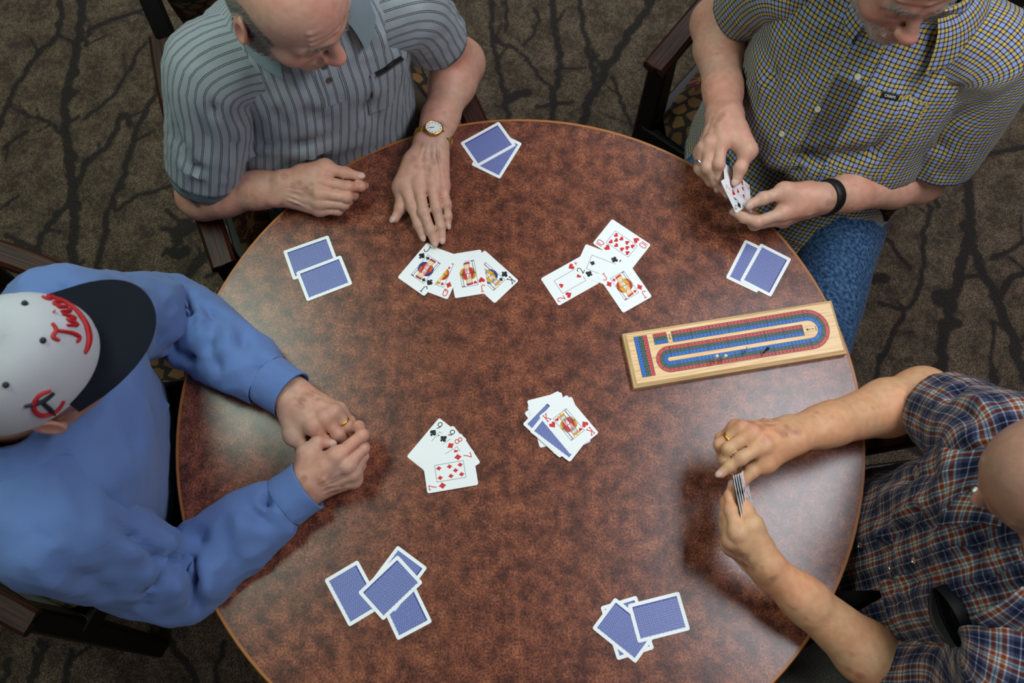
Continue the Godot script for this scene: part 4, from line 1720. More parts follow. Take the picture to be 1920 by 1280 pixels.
# joints of the hands: pixel column, pixel row, height in metres (wrist; thumb root, knuckle, joint, tip; four fingers knuckle to tip)
var HANDS := {
	"A_L": {"back": Vector3(0, 1, 0), "elbow": [862.0, 118.0, 0.730], "wrist": [810.5, 263.7, 0.785], "thumb": [[771.9, 301.3, 0.780], [753.6, 350.0, 0.765], [751.6, 388.6, 0.757], [740.4, 410.0, 0.750]],
		"fingers": [[[760.8, 350.0, 0.775], [772.9, 388.6, 0.770], [784.1, 421.1, 0.758], [792.7, 443.5, 0.749]],
			[[784.1, 343.9, 0.779], [793.9, 396.8, 0.774], [806.9, 431.3, 0.760], [815.6, 454.7, 0.749]],
			[[808.5, 341.9, 0.778], [817.6, 389.6, 0.772], [826.4, 424.2, 0.758], [829.2, 448.6, 0.749]],
			[[829.8, 348.0, 0.772], [836.9, 382.5, 0.766], [839.4, 404.9, 0.756], [839.6, 422.2, 0.749]]]},
	"A_R": {"back": Vector3(0, 1, 0.25), "elbow": [380.0, 364.0, 0.720], "wrist": [531.2, 353.1, 0.785], "thumb": [[566.7, 323.6, 0.790], [609.4, 315.5, 0.800], [648.0, 324.6, 0.800], [674.4, 330.7, 0.797]],
		"fingers": [[[605.3, 339.9, 0.800], [652.1, 350.0, 0.802], [676.4, 349.0, 0.785], [682.5, 347.6, 0.768]],
			[[597.2, 362.2, 0.795], [650.0, 369.3, 0.795], [662.2, 365.3, 0.770], [641.9, 362.2, 0.757]],
			[[598.2, 379.5, 0.783], [644.9, 382.5, 0.782], [652.1, 376.4, 0.760], [631.7, 374.4, 0.752]],
			[[599.2, 392.7, 0.768], [633.8, 394.3, 0.768], [639.9, 388.6, 0.752], [623.6, 385.6, 0.750]]]},
	"B_R": {"back": Vector3(-0.5, 0.8, 0.1), "elbow": [1346.0, 45.0, 0.780], "wrist": [1359.2, 220.3, 0.860], "thumb": [[1385.6, 244.7, 0.870], [1401.9, 281.3, 0.885], [1388.7, 314.8, 0.875], [1381.6, 338.2, 0.862]],
		"fingers": [[[1355.2, 258.9, 0.880], [1348.1, 307.7, 0.868], [1347.0, 332.1, 0.845], [1345.4, 350.3, 0.828]],
			[[1333.8, 269.1, 0.872], [1325.7, 313.8, 0.855], [1343.0, 340.2, 0.835], [1361.3, 360.5, 0.825]],
			[[1319.6, 279.2, 0.860], [1313.5, 317.8, 0.835], [1332.8, 340.2, 0.815], [1353.1, 352.4, 0.812]],
			[[1313.5, 287.4, 0.845], [1310.5, 315.8, 0.815], [1326.7, 332.1, 0.800], [1343.0, 340.2, 0.800]]]},
	"B_L": {"back": Vector3(0.1, 0.1, 1), "elbow": [1720.0, 330.0, 0.720], "wrist": [1542.1, 372.7, 0.820], "thumb": [[1515.7, 356.4, 0.830], [1471.0, 359.5, 0.845], [1431.4, 371.7, 0.848], [1407.0, 382.9, 0.845]],
		"fingers": [[[1468.9, 399.1, 0.825], [1420.2, 415.4, 0.830], [1394.8, 408.2, 0.828], [1378.5, 398.1, 0.828]],
			[[1468.9, 407.2, 0.806], [1414.1, 420.4, 0.808], [1395.8, 405.2, 0.800], [1381.6, 395.0, 0.800]],
			[[1468.9, 411.3, 0.788], [1420.2, 419.4, 0.785], [1403.9, 405.2, 0.780], [1393.8, 395.0, 0.780]],
			[[1468.9, 413.3, 0.772], [1430.3, 418.4, 0.768], [1416.1, 407.2, 0.765], [1406.0, 399.1, 0.765]]]},
	"C_L": {"back": Vector3(0.3, 1, -0.3), "elbow": [320.0, 590.0, 0.740], "wrist": [550.3, 743.4, 0.790], "thumb": [[541.5, 776.3, 0.785], [550.3, 815.6, 0.790], [572.2, 843.0, 0.785], [596.2, 855.0, 0.775]],
		"fingers": [[[587.5, 798.1, 0.812], [609.3, 826.6, 0.790], [622.5, 841.9, 0.775], [631.2, 855.0, 0.765]],
			[[609.3, 782.8, 0.815], [633.4, 813.5, 0.795], [648.7, 831.0, 0.775], [653.1, 846.3, 0.765]],
			[[626.8, 771.9, 0.810], [650.9, 798.1, 0.790], [662.9, 817.8, 0.772], [666.2, 835.3, 0.762]],
			[[635.6, 767.5, 0.795], [656.4, 789.4, 0.775], [666.2, 806.9, 0.762], [670.6, 824.4, 0.757]]]},
	"C_R": {"back": Vector3(0.4, 1, 0.3), "elbow": [330.0, 1088.0, 0.740], "wrist": [580.9, 907.5, 0.790], "thumb": [[572.2, 876.9, 0.790], [575.4, 850.6, 0.800], [594.0, 829.9, 0.803], [619.2, 831.0, 0.795]],
		"fingers": [[[631.2, 855.0, 0.825], [679.3, 815.6, 0.825], [672.8, 799.2, 0.803], [657.4, 802.5, 0.790]],
			[[650.9, 872.5, 0.815], [680.4, 839.7, 0.810], [674.9, 822.2, 0.785], [661.8, 820.0, 0.772]],
			[[661.8, 887.8, 0.800], [679.3, 855.0, 0.790], [672.8, 837.5, 0.770], [659.6, 833.1, 0.762]],
			[[664.0, 901.0, 0.785], [674.9, 872.5, 0.770], [668.4, 857.2, 0.757], [657.4, 850.6, 0.755]]]},
	"D_R": {"back": Vector3(-0.2, 1, -0.4), "elbow": [1730.0, 745.0, 0.760], "wrist": [1479.4, 817.1, 0.870], "thumb": [[1460.8, 845.0, 0.870], [1436.9, 866.2, 0.885], [1409.0, 883.5, 0.880], [1390.4, 907.4, 0.875]],
		"fingers": [[[1434.2, 834.4, 0.905], [1390.4, 858.3, 0.905], [1367.8, 874.2, 0.895], [1351.9, 887.5, 0.890]],
			[[1410.3, 813.1, 0.905], [1366.5, 841.0, 0.895], [1359.8, 862.3, 0.880], [1373.1, 879.5, 0.870]],
			[[1391.7, 803.8, 0.895], [1350.5, 833.0, 0.875], [1354.5, 855.6, 0.855], [1370.5, 874.2, 0.850]],
			[[1379.8, 801.2, 0.880], [1351.9, 821.1, 0.855], [1357.2, 842.3, 0.838], [1370.5, 858.3, 0.835]]]},
	"D_L": {"back": Vector3(-0.7, 0.5, 0.5), "elbow": [1690.0, 1280.0, 0.720], "wrist": [1436.9, 1062.8, 0.860], "thumb": [[1426.2, 1025.6, 0.880], [1410.3, 985.8, 0.900], [1399.7, 956.5, 0.895], [1391.2, 938.0, 0.890]],
		"fingers": [[[1382.4, 999.0, 0.900], [1370.5, 956.5, 0.900], [1369.1, 930.0, 0.890], [1373.1, 911.4, 0.885]],
			[[1370.5, 1012.3, 0.885], [1362.5, 967.2, 0.880], [1362.5, 940.6, 0.870], [1370.5, 922.0, 0.865]],
			[[1367.8, 1021.6, 0.865], [1361.2, 983.1, 0.860], [1363.8, 959.2, 0.850], [1370.5, 940.6, 0.845]],
			[[1370.5, 1025.6, 0.845], [1365.2, 999.0, 0.840], [1367.8, 977.8, 0.832], [1373.1, 961.9, 0.830]]]},
}

var jobs := []                # fields waiting to be built

func joint(q: Array) -> Vector3:
	return P(q[0], q[1], q[2])


func new_field(cell: float, base: Color, sd: int) -> Field:
	var f := Field.new()
	f.cell = cell
	f.base = base
	var n := FastNoiseLite.new()
	n.seed = sd
	n.frequency = 1.0
	n.fractal_octaves = 3
	f.noise = n
	jobs.append(f)
	return f


# One arm from the shoulder to the finger tips. Returns what jewellery, nails and sleeves need.
func arm(f: Field, shoulder: Vector3, key: String, thick := 1.0) -> Dictionary:
	var h: Dictionary = HANDS[key]
	var E := joint(h.elbow)
	var W := joint(h.wrist)
	var fing := []
	for q in h.fingers:
		fing.append(q.map(joint))
	var th: Array = h.thumb.map(joint)
	var mid: Vector3 = (fing[1][0] + fing[2][0]) * 0.5
	var fwd := (mid - W).normalized()
	var back: Vector3 = (fing[0][0] - W).cross(fing[3][0] - W).normalized()
	if back.dot(h.back) < 0.0:
		back = -back
	var side: Vector3 = (fing[0][0] - fing[3][0]).normalized()
	var t := thick
	# upper arm and forearm
	f.bone(shoulder, E, 0.052 * t, 0.041 * t, 0.02)
	f.egg(E, Vector3.ONE * 0.041 * t, 0.03)
	var fa := (W - E).normalized()
	f.bone(E, E.lerp(W, 0.28), 0.041 * t, 0.044 * t, 0.03)
	f.bone(E.lerp(W, 0.28), E.lerp(W, 0.75), 0.044 * t, 0.031 * t, 0.02)
	for s in [-1.0, 1.0]:
		f.bone(E.lerp(W, 0.7) + side * s * 0.007, W + side * s * 0.0115, 0.027 * t, 0.0205 * t, 0.02)
	f.egg(W + back * 0.012 - side * 0.018 - fa * 0.012, Vector3.ONE * 0.011, 0.014)      # the knob at the outside of the wrist
	# palm
	for k in 4:
		var m: Vector3 = fing[k][0]
		var w: Vector3 = W + side * [0.012, 0.004, -0.005, -0.013][k]
		f.bone(w, m - back * 0.002, 0.0175 * t, [0.0125, 0.0125, 0.0118, 0.011][k], 0.014)
		f.bone(w.lerp(m, 0.35) - back * 0.008, m - back * 0.007 - fwd * 0.004, 0.013, 0.010, 0.014)
		f.egg(m + back * 0.0042, Vector3.ONE * [0.0098, 0.0102, 0.0095, 0.0085][k], 0.008)
		f.bone(m.lerp(w, 0.1) + back * 0.0098, w + back * 0.0135, 0.0034, 0.0028, 0.004)
	var vr := RandomNumberGenerator.new()
	vr.seed = key.hash() + 5
	for k in 4:      # veins wander over the back of the hand and up the forearm
		var a: Vector3 = fing[k][0].lerp(fing[mini(k + 1, 3)][0], 0.5) + back * 0.0085 - fwd * 0.008
		var b: Vector3 = W.lerp(mid, 0.45) + side * (0.012 - 0.009 * k + vr.randf_range(-0.004, 0.004)) + back * 0.0165
		var c: Vector3 = W + side * (0.010 - 0.007 * k) + back * 0.0205
		f.bone(a, b, 0.0017, 0.0021, 0.003)
		f.bone(b, c, 0.0021, 0.002, 0.003)
	f.bone(fing[0][0] - back * 0.004, fing[3][0] - back * 0.004, 0.0105, 0.0095, 0.012)
	f.bone(W + side * 0.012 - back * 0.004, th[1], 0.017, 0.0135, 0.016)
	f.bone(th[0], th[1], 0.0165, 0.0125, 0.014)
	f.bone(th[1], (W + fing[0][0]) * 0.5, 0.0115, 0.0125, 0.018)
	f.bone(th[1], fing[0][0].lerp(W, 0.25), 0.008, 0.009, 0.016)
	# fingers
	var nails := []
	for k in 4:
		var q: Array = fing[k]
		var s: float = [1.06, 1.09, 1.04, 0.93][k]
		f.bone(q[0], q[1], 0.0108 * s, 0.0096 * s, 0.004, k + 1)
		f.egg(q[1], Vector3.ONE * 0.0104 * s, 0.004, k + 1)
		f.bone(q[1], q[2], 0.0094 * s, 0.0085 * s, 0.004, k + 1)
		f.egg(q[2], Vector3.ONE * 0.0089 * s, 0.004, k + 1)
		f.bone(q[2], q[3], 0.0085 * s, 0.0072 * s, 0.004, k + 1)
		nails.append([q[1], q[2], q[3], 0.0072 * s, 0.0056 * s, back, q[0]])
	f.bone(th[1], th[2], 0.0125, 0.0108, 0.006, 5)
	f.egg(th[2], Vector3.ONE * 0.0115, 0.005, 5)
	f.bone(th[2], th[3], 0.0108, 0.0084, 0.005, 5)
	nails.append([th[1], th[2], th[3], 0.0084, 0.0072, (back + side * 0.8).normalized(), th[0]])
	# colour: redder knuckles and finger tips, age spots on the back of the hand and along the forearm
	var rng := RandomNumberGenerator.new()
	rng.seed = key.hash()
	for k in 4:
		f.spots.append([fing[k][0] + back * 0.008, 0.014, Color(0.52, 0.25, 0.18), 0.45])
		f.spots.append([fing[k][1], 0.013, Color(0.53, 0.25, 0.18), 0.4])
		f.spots.append([fing[k][3], 0.014, Color(0.60, 0.29, 0.23), 0.5])
	f.spots.append([th[3], 0.016, Color(0.60, 0.29, 0.23), 0.5])
	var n_spots := 42 if key.begins_with("D") else 16
	for k in n_spots:
		var p := W.lerp(mid, rng.randf_range(-0.3, 0.9)) + back * 0.0165 + side * rng.randf_range(-0.032, 0.032)
		f.spots.append([p, rng.randf_range(0.005, 0.010), Color(0.27, 0.12, 0.075), rng.randf_range(0.25, 0.6)])
	for k in n_spots:
		var p := W.lerp(E, rng.randf_range(0.0, 0.95)) + back * 0.034 + side * rng.randf_range(-0.034, 0.034)
		f.spots.append([p, rng.randf_range(0.0035, 0.0062), Color(0.32, 0.14, 0.08), rng.randf_range(0.2, 0.5)])
	return {"E": E, "W": W, "S": shoulder, "back": back, "side": side, "fwd": fwd, "fing": fing, "th": th, "nails": nails}


func add_nails(acc: Acc, a: Dictionary, skip := []) -> void:
	var k := -1
	for q in a.nails:
		k += 1
		if k in skip:
			continue
		var d: Vector3 = (q[2] - q[1]).normalized()
		var ax: Vector3 = (q[0] - q[6]).cross(q[2] - q[0])
		var up: Vector3 = q[5]
		if k < 4 and ax.length() > 1e-5:
			up = d.cross(ax).normalized()
			if ax.length() / ((q[0] - q[6]).length() * (q[2] - q[0]).length()) < 0.3 and up.dot(q[5]) < 0.0:
				up = -up
		up = (up - d * d.dot(up)).normalized()
		var b := Basis(up.cross(d).normalized(), up, d)
		acc.ball(q[2] + up * (q[3] * 0.60) + d * q[3] * 0.28, Vector3(q[4], q[3] * 0.47, q[3] * 1.05), b, 12, Color(0.58, 0.37, 0.30))


func ring_on(parent: Node3D, off: Vector3, a: Vector3, b: Vector3, t: float, r: float, m: Material, label: String, wide := 0.004) -> void:
	var d := (b - a).normalized()
	var up := d.cross(Vector3.RIGHT).normalized() if absf(d.x) < 0.9 else d.cross(Vector3.FORWARD).normalized()
	var acc := Acc.new()
	acc.lathe(a.lerp(b, t), PackedVector2Array([Vector2(r - 0.001, -wide / 2), Vector2(r + 0.0008, -wide / 2), Vector2(r + 0.0013, 0), Vector2(r + 0.0008, wide / 2), Vector2(r - 0.001, wide / 2)]), 28, Basis(up.cross(d), d, up), true)
	var o := obj("finger_ring", acc.mesh(), m, parent, label)
	o.position = off


# A head in its own axes: x to its left, y up, z forward, origin between the ears at the level of the eyes.
func head_pose(at: Vector3, plan: Vector2, pitch: float, roll: float) -> Transform3D:
	var p := plan.normalized()
	var fwd := Vector3(p.x * cos(pitch), -sin(pitch), p.y * cos(pitch))
	var up := Vector3(p.x * sin(pitch), cos(pitch), p.y * sin(pitch)).rotated(fwd, roll)
	return Transform3D(Basis(up.cross(fwd), up, fwd), at)


func head(f: Field, xf: Transform3D, neck: Vector3) -> void:
	f.xf = xf
	f.egg(Vector3(0, 0.030, -0.014), Vector3(0.0765, 0.089, 0.098), 0.01)
	f.egg(Vector3(0, 0.045, 0.028), Vector3(0.066, 0.062, 0.060), 0.03)
	f.egg(Vector3(0, -0.030, 0.026), Vector3(0.062, 0.085, 0.062), 0.03)
	for s in [-1.0, 1.0]:
		f.bone(Vector3(s * 0.047, -0.062, 0.0), Vector3(s * 0.012, -0.1, 0.062), 0.021, 0.018, 0.03)
		f.egg(Vector3(s * 0.046, -0.030, 0.058), Vector3.ONE * 0.021, 0.026)
		f.bone(Vector3(s * 0.046, 0.014, 0.071), Vector3(s * 0.014, 0.020, 0.088), 0.010, 0.0095, 0.016)
		f.egg(Vector3(s * 0.032, -0.003, 0.094), Vector3(0.018, 0.013, 0.016), 0.016, 0, true)
		f.egg(Vector3(s * 0.032, -0.004, 0.0745), Vector3.ONE * 0.0138, 0.004)
		f.bone(Vector3(s * 0.045, -0.0075, 0.083), Vector3(s * 0.02, -0.0085, 0.0875), 0.0012, 0.0012, 0.003, 0, true)
		f.bone(Vector3(s * 0.020, -0.022, 0.086), Vector3(s * 0.045, -0.022, 0.074), 0.005, 0.004, 0.01)      # bags below the eyes
		f.egg(Vector3(s * 0.0125, -0.042, 0.098), Vector3(0.0085, 0.008, 0.011), 0.006)
		f.bone(Vector3(s * 0.019, -0.042, 0.094), Vector3(s * 0.033, -0.074, 0.078), 0.0018, 0.0015, 0.007, 0, true)
		f.egg(Vector3(s * 0.0065, -0.0515, 0.104), Vector3(0.003, 0.0022, 0.004), 0.003, 0, true)
	f.egg(Vector3(0, -0.072, 0.064), Vector3(0.033, 0.03, 0.03), 0.02)
	f.bone(Vector3(0, 0.010, 0.090), Vector3(0, -0.034, 0.110), 0.0075, 0.0115, 0.012)
	f.egg(Vector3(0, -0.039, 0.111), Vector3(0.0135, 0.0125, 0.0125), 0.008)
	f.egg(Vector3(0, -0.0655, 0.0905), Vector3(0.025, 0.006, 0.009), 0.007)
	f.egg(Vector3(0, -0.0775, 0.0885), Vector3(0.021, 0.0065, 0.009), 0.007)
	f.bone(Vector3(-0.024, -0.0715, 0.090), Vector3(0.024, -0.0715, 0.090), 0.0018, 0.0018, 0.004, 0, true)
	f.egg(Vector3(0, -0.103, 0.072), Vector3(0.02, 0.018, 0.018), 0.02)
	for k in 3:      # soft folds across the forehead
		for s in [-1.0, 1.0]:
			f.bone(Vector3(s * 0.042, 0.040 + 0.014 * k, 0.080 - 0.004 * k), Vector3(0.0, 0.043 + 0.014 * k, 0.0905 - 0.006 * k), 0.0035, 0.004, 0.006)
	for s in [-1.0, 1.0]:      # ears
		var turn := Basis(Vector3.UP, s * 0.42) * Basis(Vector3.RIGHT, -0.25)
		f.egg(Vector3(s * 0.083, -0.006, -0.016), Vector3(0.0075, 0.032, 0.019), 0.006, 0, false, turn)
		f.egg(Vector3(s * 0.080, -0.033, -0.008), Vector3(0.007, 0.011, 0.010), 0.006)
		f.egg(Vector3(s * 0.0915, -0.004, -0.012), Vector3(0.006, 0.020, 0.0105), 0.004, 0, true, turn)
	var nk := xf.affine_inverse() * neck
	f.bone(Vector3(0, -0.045, -0.03), nk, 0.056, 0.06, 0.03)
	var L := func(v: Vector3) -> Vector3: return xf * v
	f.spots.append([L.call(Vector3(0, -0.040, 0.115)), 0.026, Color(0.60, 0.23, 0.17), 0.6])
	for s in [-1.0, 1.0]:
		f.spots.append([L.call(Vector3(s * 0.05, -0.03, 0.07)), 0.04, Color(0.60, 0.25, 0.18), 0.5])
		f.spots.append([L.call(Vector3(s * 0.085, -0.005, -0.015)), 0.04, Color(0.62, 0.26, 0.19), 0.5])
		f.spots.append([L.call(Vector3(s * 0.032, -0.010, 0.085)), 0.016, Color(0.42, 0.19, 0.14), 0.45])
		for k in 5:
			f.spots.append([L.call(Vector3(s * (0.016 + 0.008 * k), 0.0215 + 0.002 * sin(k * 0.8), 0.096 - 0.0038 * k)), 0.0075, Color(0.30, 0.21, 0.16), 0.5])
	f.spots.append([L.call(Vector3(0, -0.0715, 0.097)), 0.022, Color(0.50, 0.22, 0.18), 0.4])
	f.xf = Transform3D.IDENTITY


func core(f: Field, xf: Transform3D, ys: float, hips: Array, knees: Array, ankles: Array, zc: float) -> void:     # trunk and legs, under the clothes
	f.xf = xf
	f.egg(Vector3(0, ys - 0.14, zc), Vector3(0.13, 0.17, 0.075), 0.03)
	f.egg(Vector3(0, 0.60, zc - 0.02), Vector3(0.13, 0.13, 0.085), 0.05)
	f.bone(Vector3(-0.12, ys - 0.03, zc), Vector3(0.12, ys - 0.03, zc), 0.04, 0.04, 0.04)
	f.bone(Vector3(0, ys - 0.05, zc), Vector3(0, ys + 0.05, zc), 0.05, 0.05, 0.03)
	f.xf = Transform3D.IDENTITY
	for k in 2:
		f.bone(hips[k], knees[k], 0.062, 0.042, 0.03)
		f.bone(knees[k], ankles[k], 0.042, 0.030, 0.02)


func skin_mesh(fields: Array, arms: Array, skips: Array) -> ArrayMesh:
	var acc := Acc.new()
	for f in fields:
		f.into(acc)
	for k in arms.size():
		add_nails(acc, arms[k], skips[k])
	return acc.mesh()


func part(called: String, mesh: Mesh, m: Material, parent: Node3D, label := "") -> MeshInstance3D:      # a part whose mesh is in world places
	var o := obj(called, mesh, m, parent, label)
	var q := parent
	var off := Vector3.ZERO
	while q and q != self:
		off += q.position
		q = q.get_parent() as Node3D
	o.position = -off
	return o


func trousers(root: Node3D, hips: Array, knees: Array, ankles: Array, m: Material, up: Vector3, wide := 1.0) -> void:
	var acc := Acc.new()
	for k in 2:
		var h: Vector3 = hips[k]
		var kn: Vector3 = knees[k]
		var an: Vector3 = ankles[k]
		var keys := [[h - (kn - h).normalized() * 0.09, 0.085 * wide, 0.08], [h, 0.098 * wide, 0.09], [h.lerp(kn, 0.45), 0.092 * wide, 0.082], [h.lerp(kn, 0.85), 0.075 * wide, 0.07], [kn.lerp(an, 0.06) + Vector3.UP * 0.01, 0.07, 0.066], [kn.lerp(an, 0.3), 0.068, 0.066], [kn.lerp(an, 0.7), 0.064, 0.066], [an, 0.062, 0.066]]
		cloth(tube_rings(keys, up), 5, 30, [], 0.006, Vector3(14, 14, 14), 3 + k, 0.0, 0.05, acc)
	acc.ball((hips[0] + hips[1]) * 0.5 - Vector3(0, 0.005, 0), Vector3(0.16, 0.10, 0.13), Basis.IDENTITY, 20)
	part("trousers", acc.mesh(), m, root)


func shoes(root: Node3D, ankles: Array, f: Vector3, m: Material, sole: Material) -> void:
	for k in 2:
		var a: Vector3 = ankles[k]
		var o := Vector3(a.x, 0, a.z)
		var left := Vector3.UP.cross(f)
		var acc := Acc.new()
		var rings := []
		for q in [[-0.07, 0.055, 0.030, 0.045], [-0.055, 0.06, 0.038, 0.055], [0.0, 0.06, 0.04, 0.055], [0.05, 0.047, 0.043, 0.04], [0.11, 0.038, 0.047, 0.03], [0.16, 0.034, 0.04, 0.024], [0.187, 0.03, 0.02, 0.014], [0.19, 0.03, 0.003, 0.003]]:
			rings.append([o + f * q[0] + Vector3.UP * (q[1]), left, Vector3.UP, q[2], q[3], q[3] * 0.75, 2.3])
		cloth(rings, 4, 24, [], 0.0, Vector3.ONE, 1, 0.0, 0.0, acc)
		var s := part("shoe", acc.mesh(), m, root)
		var b := Acc.new()
		var outline := PackedVector2Array()
		for j in 28:
			var t := TAU * j / 28
			var z := 0.06 + 0.135 * cos(t)
			outline.append(Vector2(sin(t) * (0.046 if z > 0.05 else 0.04), z))
		var top := PackedVector3Array()
		for p in outline:
			top.append(o + left * p.x + f * p.y)
		for j in 28:
			var p := top[j]
			var q := top[(j + 1) % 28]
			b.face(PackedVector3Array([p + Vector3.UP * 0.001, q + Vector3.UP * 0.001, q + Vector3.UP * 0.022, p + Vector3.UP * 0.022]), ((p + q) * 0.5 - o - f * 0.06).normalized())
		var up := PackedVector3Array()
		for p in top:
			up.append(p + Vector3.UP * 0.022)
		b.face(up, Vector3.UP)
		part("sole", b.mesh(), sole, s)


func cloth_mat(tex: Texture2D, tile: float, rough := 0.85, weave := 0.05) -> StandardMaterial3D:
	var m := mat(Color.WHITE, rough)
	m.albedo_texture = tex
	m.uv1_scale = Vector3(1.0 / tile, 1.0 / tile, 1)
	m.metallic_specular = 0.22
	m.rim_enabled = true
	m.rim = 0.12
	m.rim_tint = 0.6
	if tile >= 0.1:      # the nap of knitted cloth
		m.heightmap_enabled = true
		m.heightmap_texture = TX.nap
		m.heightmap_scale = 0.05
	return m


func fleece_tex(c: Color, spread: float, s: int, freq := 0.12) -> NoiseTexture2D:
	return noise_tex(freq, 4, s, 512, [[0.2, c.darkened(spread)], [0.8, c.lightened(spread * 0.7)]])


func stripe_tex() -> ImageTexture:      # pairs of thin dark stripes along v, 20 mm apart
	var im := Image.create_empty(160, 16, false, Image.FORMAT_RGB8)
	var base := Color(0.58, 0.605, 0.635)
	im.fill(base)
	for x in 160:
		for y in 16:
			if (x + y) % 2:
				im.set_pixel(x, y, base.darkened(0.06))
	for x0 in [62, 88]:
		for y in 16:
			for x in range(x0, x0 + 11):
				im.set_pixel(x, y, Color(0.165, 0.135, 0.14) if (y / 2) % 4 else Color(0.25, 0.225, 0.23))
	return ImageTexture.create_from_image(im)


func woven_tex(seq: Array, px: int) -> ImageTexture:      # [millimetres, colour] along both ways, crossed
	var total := 0.0
	for s in seq:
		total += s[0]
	var line: Array[Color] = []
	for k in px:
		var at := total * (k + 0.5) / px
		var c: Color = seq[-1][1]
		for s in seq:
			if at < s[0]:
				c = s[1]
				break
			at -= s[0]
		line.append(c)
	var im := Image.create_empty(px, px, false, Image.FORMAT_RGB8)
	for y in px:
		for x in px:
			var t := 0.5 + (0.09 if (x + y) % 4 < 2 else -0.09)
			im.set_pixel(x, y, line[x].lerp(line[y], t))
	return ImageTexture.create_from_image(im)


func button(parent: Node3D, at: Vector3, n: Vector3, r: float, m: Material, label := "") -> void:
	var acc := Acc.new()
	var up := n.normalized()
	var sx := up.cross(Vector3.RIGHT).normalized()
	acc.lathe(at, PackedVector2Array([Vector2(0, 0.0012), Vector2(r * 0.6, 0.0012), Vector2(r * 0.72, 0.0020), Vector2(r, 0.0016), Vector2(r, -0.001)]), 16, Basis(sx, up, sx.cross(up)))
	part("button", acc.mesh(), m, parent, label)


func torso_rings(xf: Transform3D, rows: Array) -> Array:
	var out := []
	for r in rows:
		out.append([xf * Vector3(r[6] if r.size() > 6 else 0.0, r[0], r[1]), xf.basis.x, xf.basis.z, r[2], r[3], r[4], r[5]])
	return out


func facing(o: Vector3, f: Vector3) -> Transform3D:
	return Transform3D(Basis(Vector3.UP, atan2(f.x, f.z)), o)


# a turned-down collar round the neck: rows from the fold to the free edge
func collar(xf: Transform3D, c: Vector3, rx: float, rz: float, drop: float, spread: float, gap: float, tip: float, tilt: float) -> ArrayMesh:
	var acc := Acc.new()
	var nu := 48
	var w := nu + 1
	for side in [1.0, -1.0]:
		var base := acc.V.size()
		var grid := PackedVector3Array()
		var uv := PackedVector2Array()
		var rows := 6
		for k in rows:
			var t := float(k) / (rows - 1)
			for j in w:
				var s := float(j) / nu
				var ph := lerpf(gap, TAU - gap, s)
				var edge := pow(maxf(0.0, absf(2.0 * s - 1.0) - 0.45) / 0.55, 1.6)      # grows towards the points in front
				var ph2 := ph + (-1.0 if s < 0.5 else 1.0) * edge * t * gap * 0.15
				var dd := (drop + tip * edge) * t
				var r := 1.0 + (spread + tip * 0.35 * edge) * pow(t, 0.7) / rx
				var lift := 0.006 * sin(t * PI) - (0.0012 if side < 0 else 0.0)
				var p := c + Vector3(sin(ph2) * rx * r, -dd * 0.75 + lift - tilt * cos(ph2), cos(ph2) * rz * r)
				grid.append(xf * p)
				uv.append(Vector2(s * TAU * rx * 1.3, dd))
		for k in rows:
			for j in w:
				var du := grid[k * w + mini(j + 1, nu)] - grid[k * w + maxi(j - 1, 0)]
				var dv := grid[mini(k + 1, rows - 1) * w + j] - grid[maxi(k - 1, 0) * w + j]
				var n := du.cross(dv).normalized()
				if n.dot(grid[k * w + j] - xf * c + Vector3.UP * 0.03) < 0.0:
					n = -n
				acc.vert(grid[k * w + j], n * side, uv[k * w + j])
		for k in rows - 1:
			for j in nu:
				var a := base + k * w + j
				acc.quad(a, a + 1, a + w + 1, a + w)
	return acc.mesh()


func sleeve_keys(inner: Vector3, S: Vector3, E: Vector3, upto: float, r0: float, r1: float, flat := 0.92) -> Array:
	var keys := [[inner, r0 * 1.0, r0 * 0.95], [S, r0 * 1.02, r0]]
	for t in [0.35, 0.7, 1.0]:
		var r := lerpf(r0, r1, t)
		keys.append([S.lerp(E, t * upto), r, r * flat])
	return keys


func people() -> void:
	var A := man_striped()
	var B := man_checked()
	var C := man_capped()
	var D := man_plaid()
	# the skin fields are independent of each other and are meshed on all cores
	var ids := []
	for f in jobs:
		ids.append(WorkerThreadPool.add_task(f.build))
	for id in ids:
		WorkerThreadPool.wait_for_task_completion(id)
	for q in [A, B, C, D]:
		part("body", skin_mesh(q.fields, q.arms, q.skips), M.skin, q.root)
		if q.has("after"):
			q.after.call()


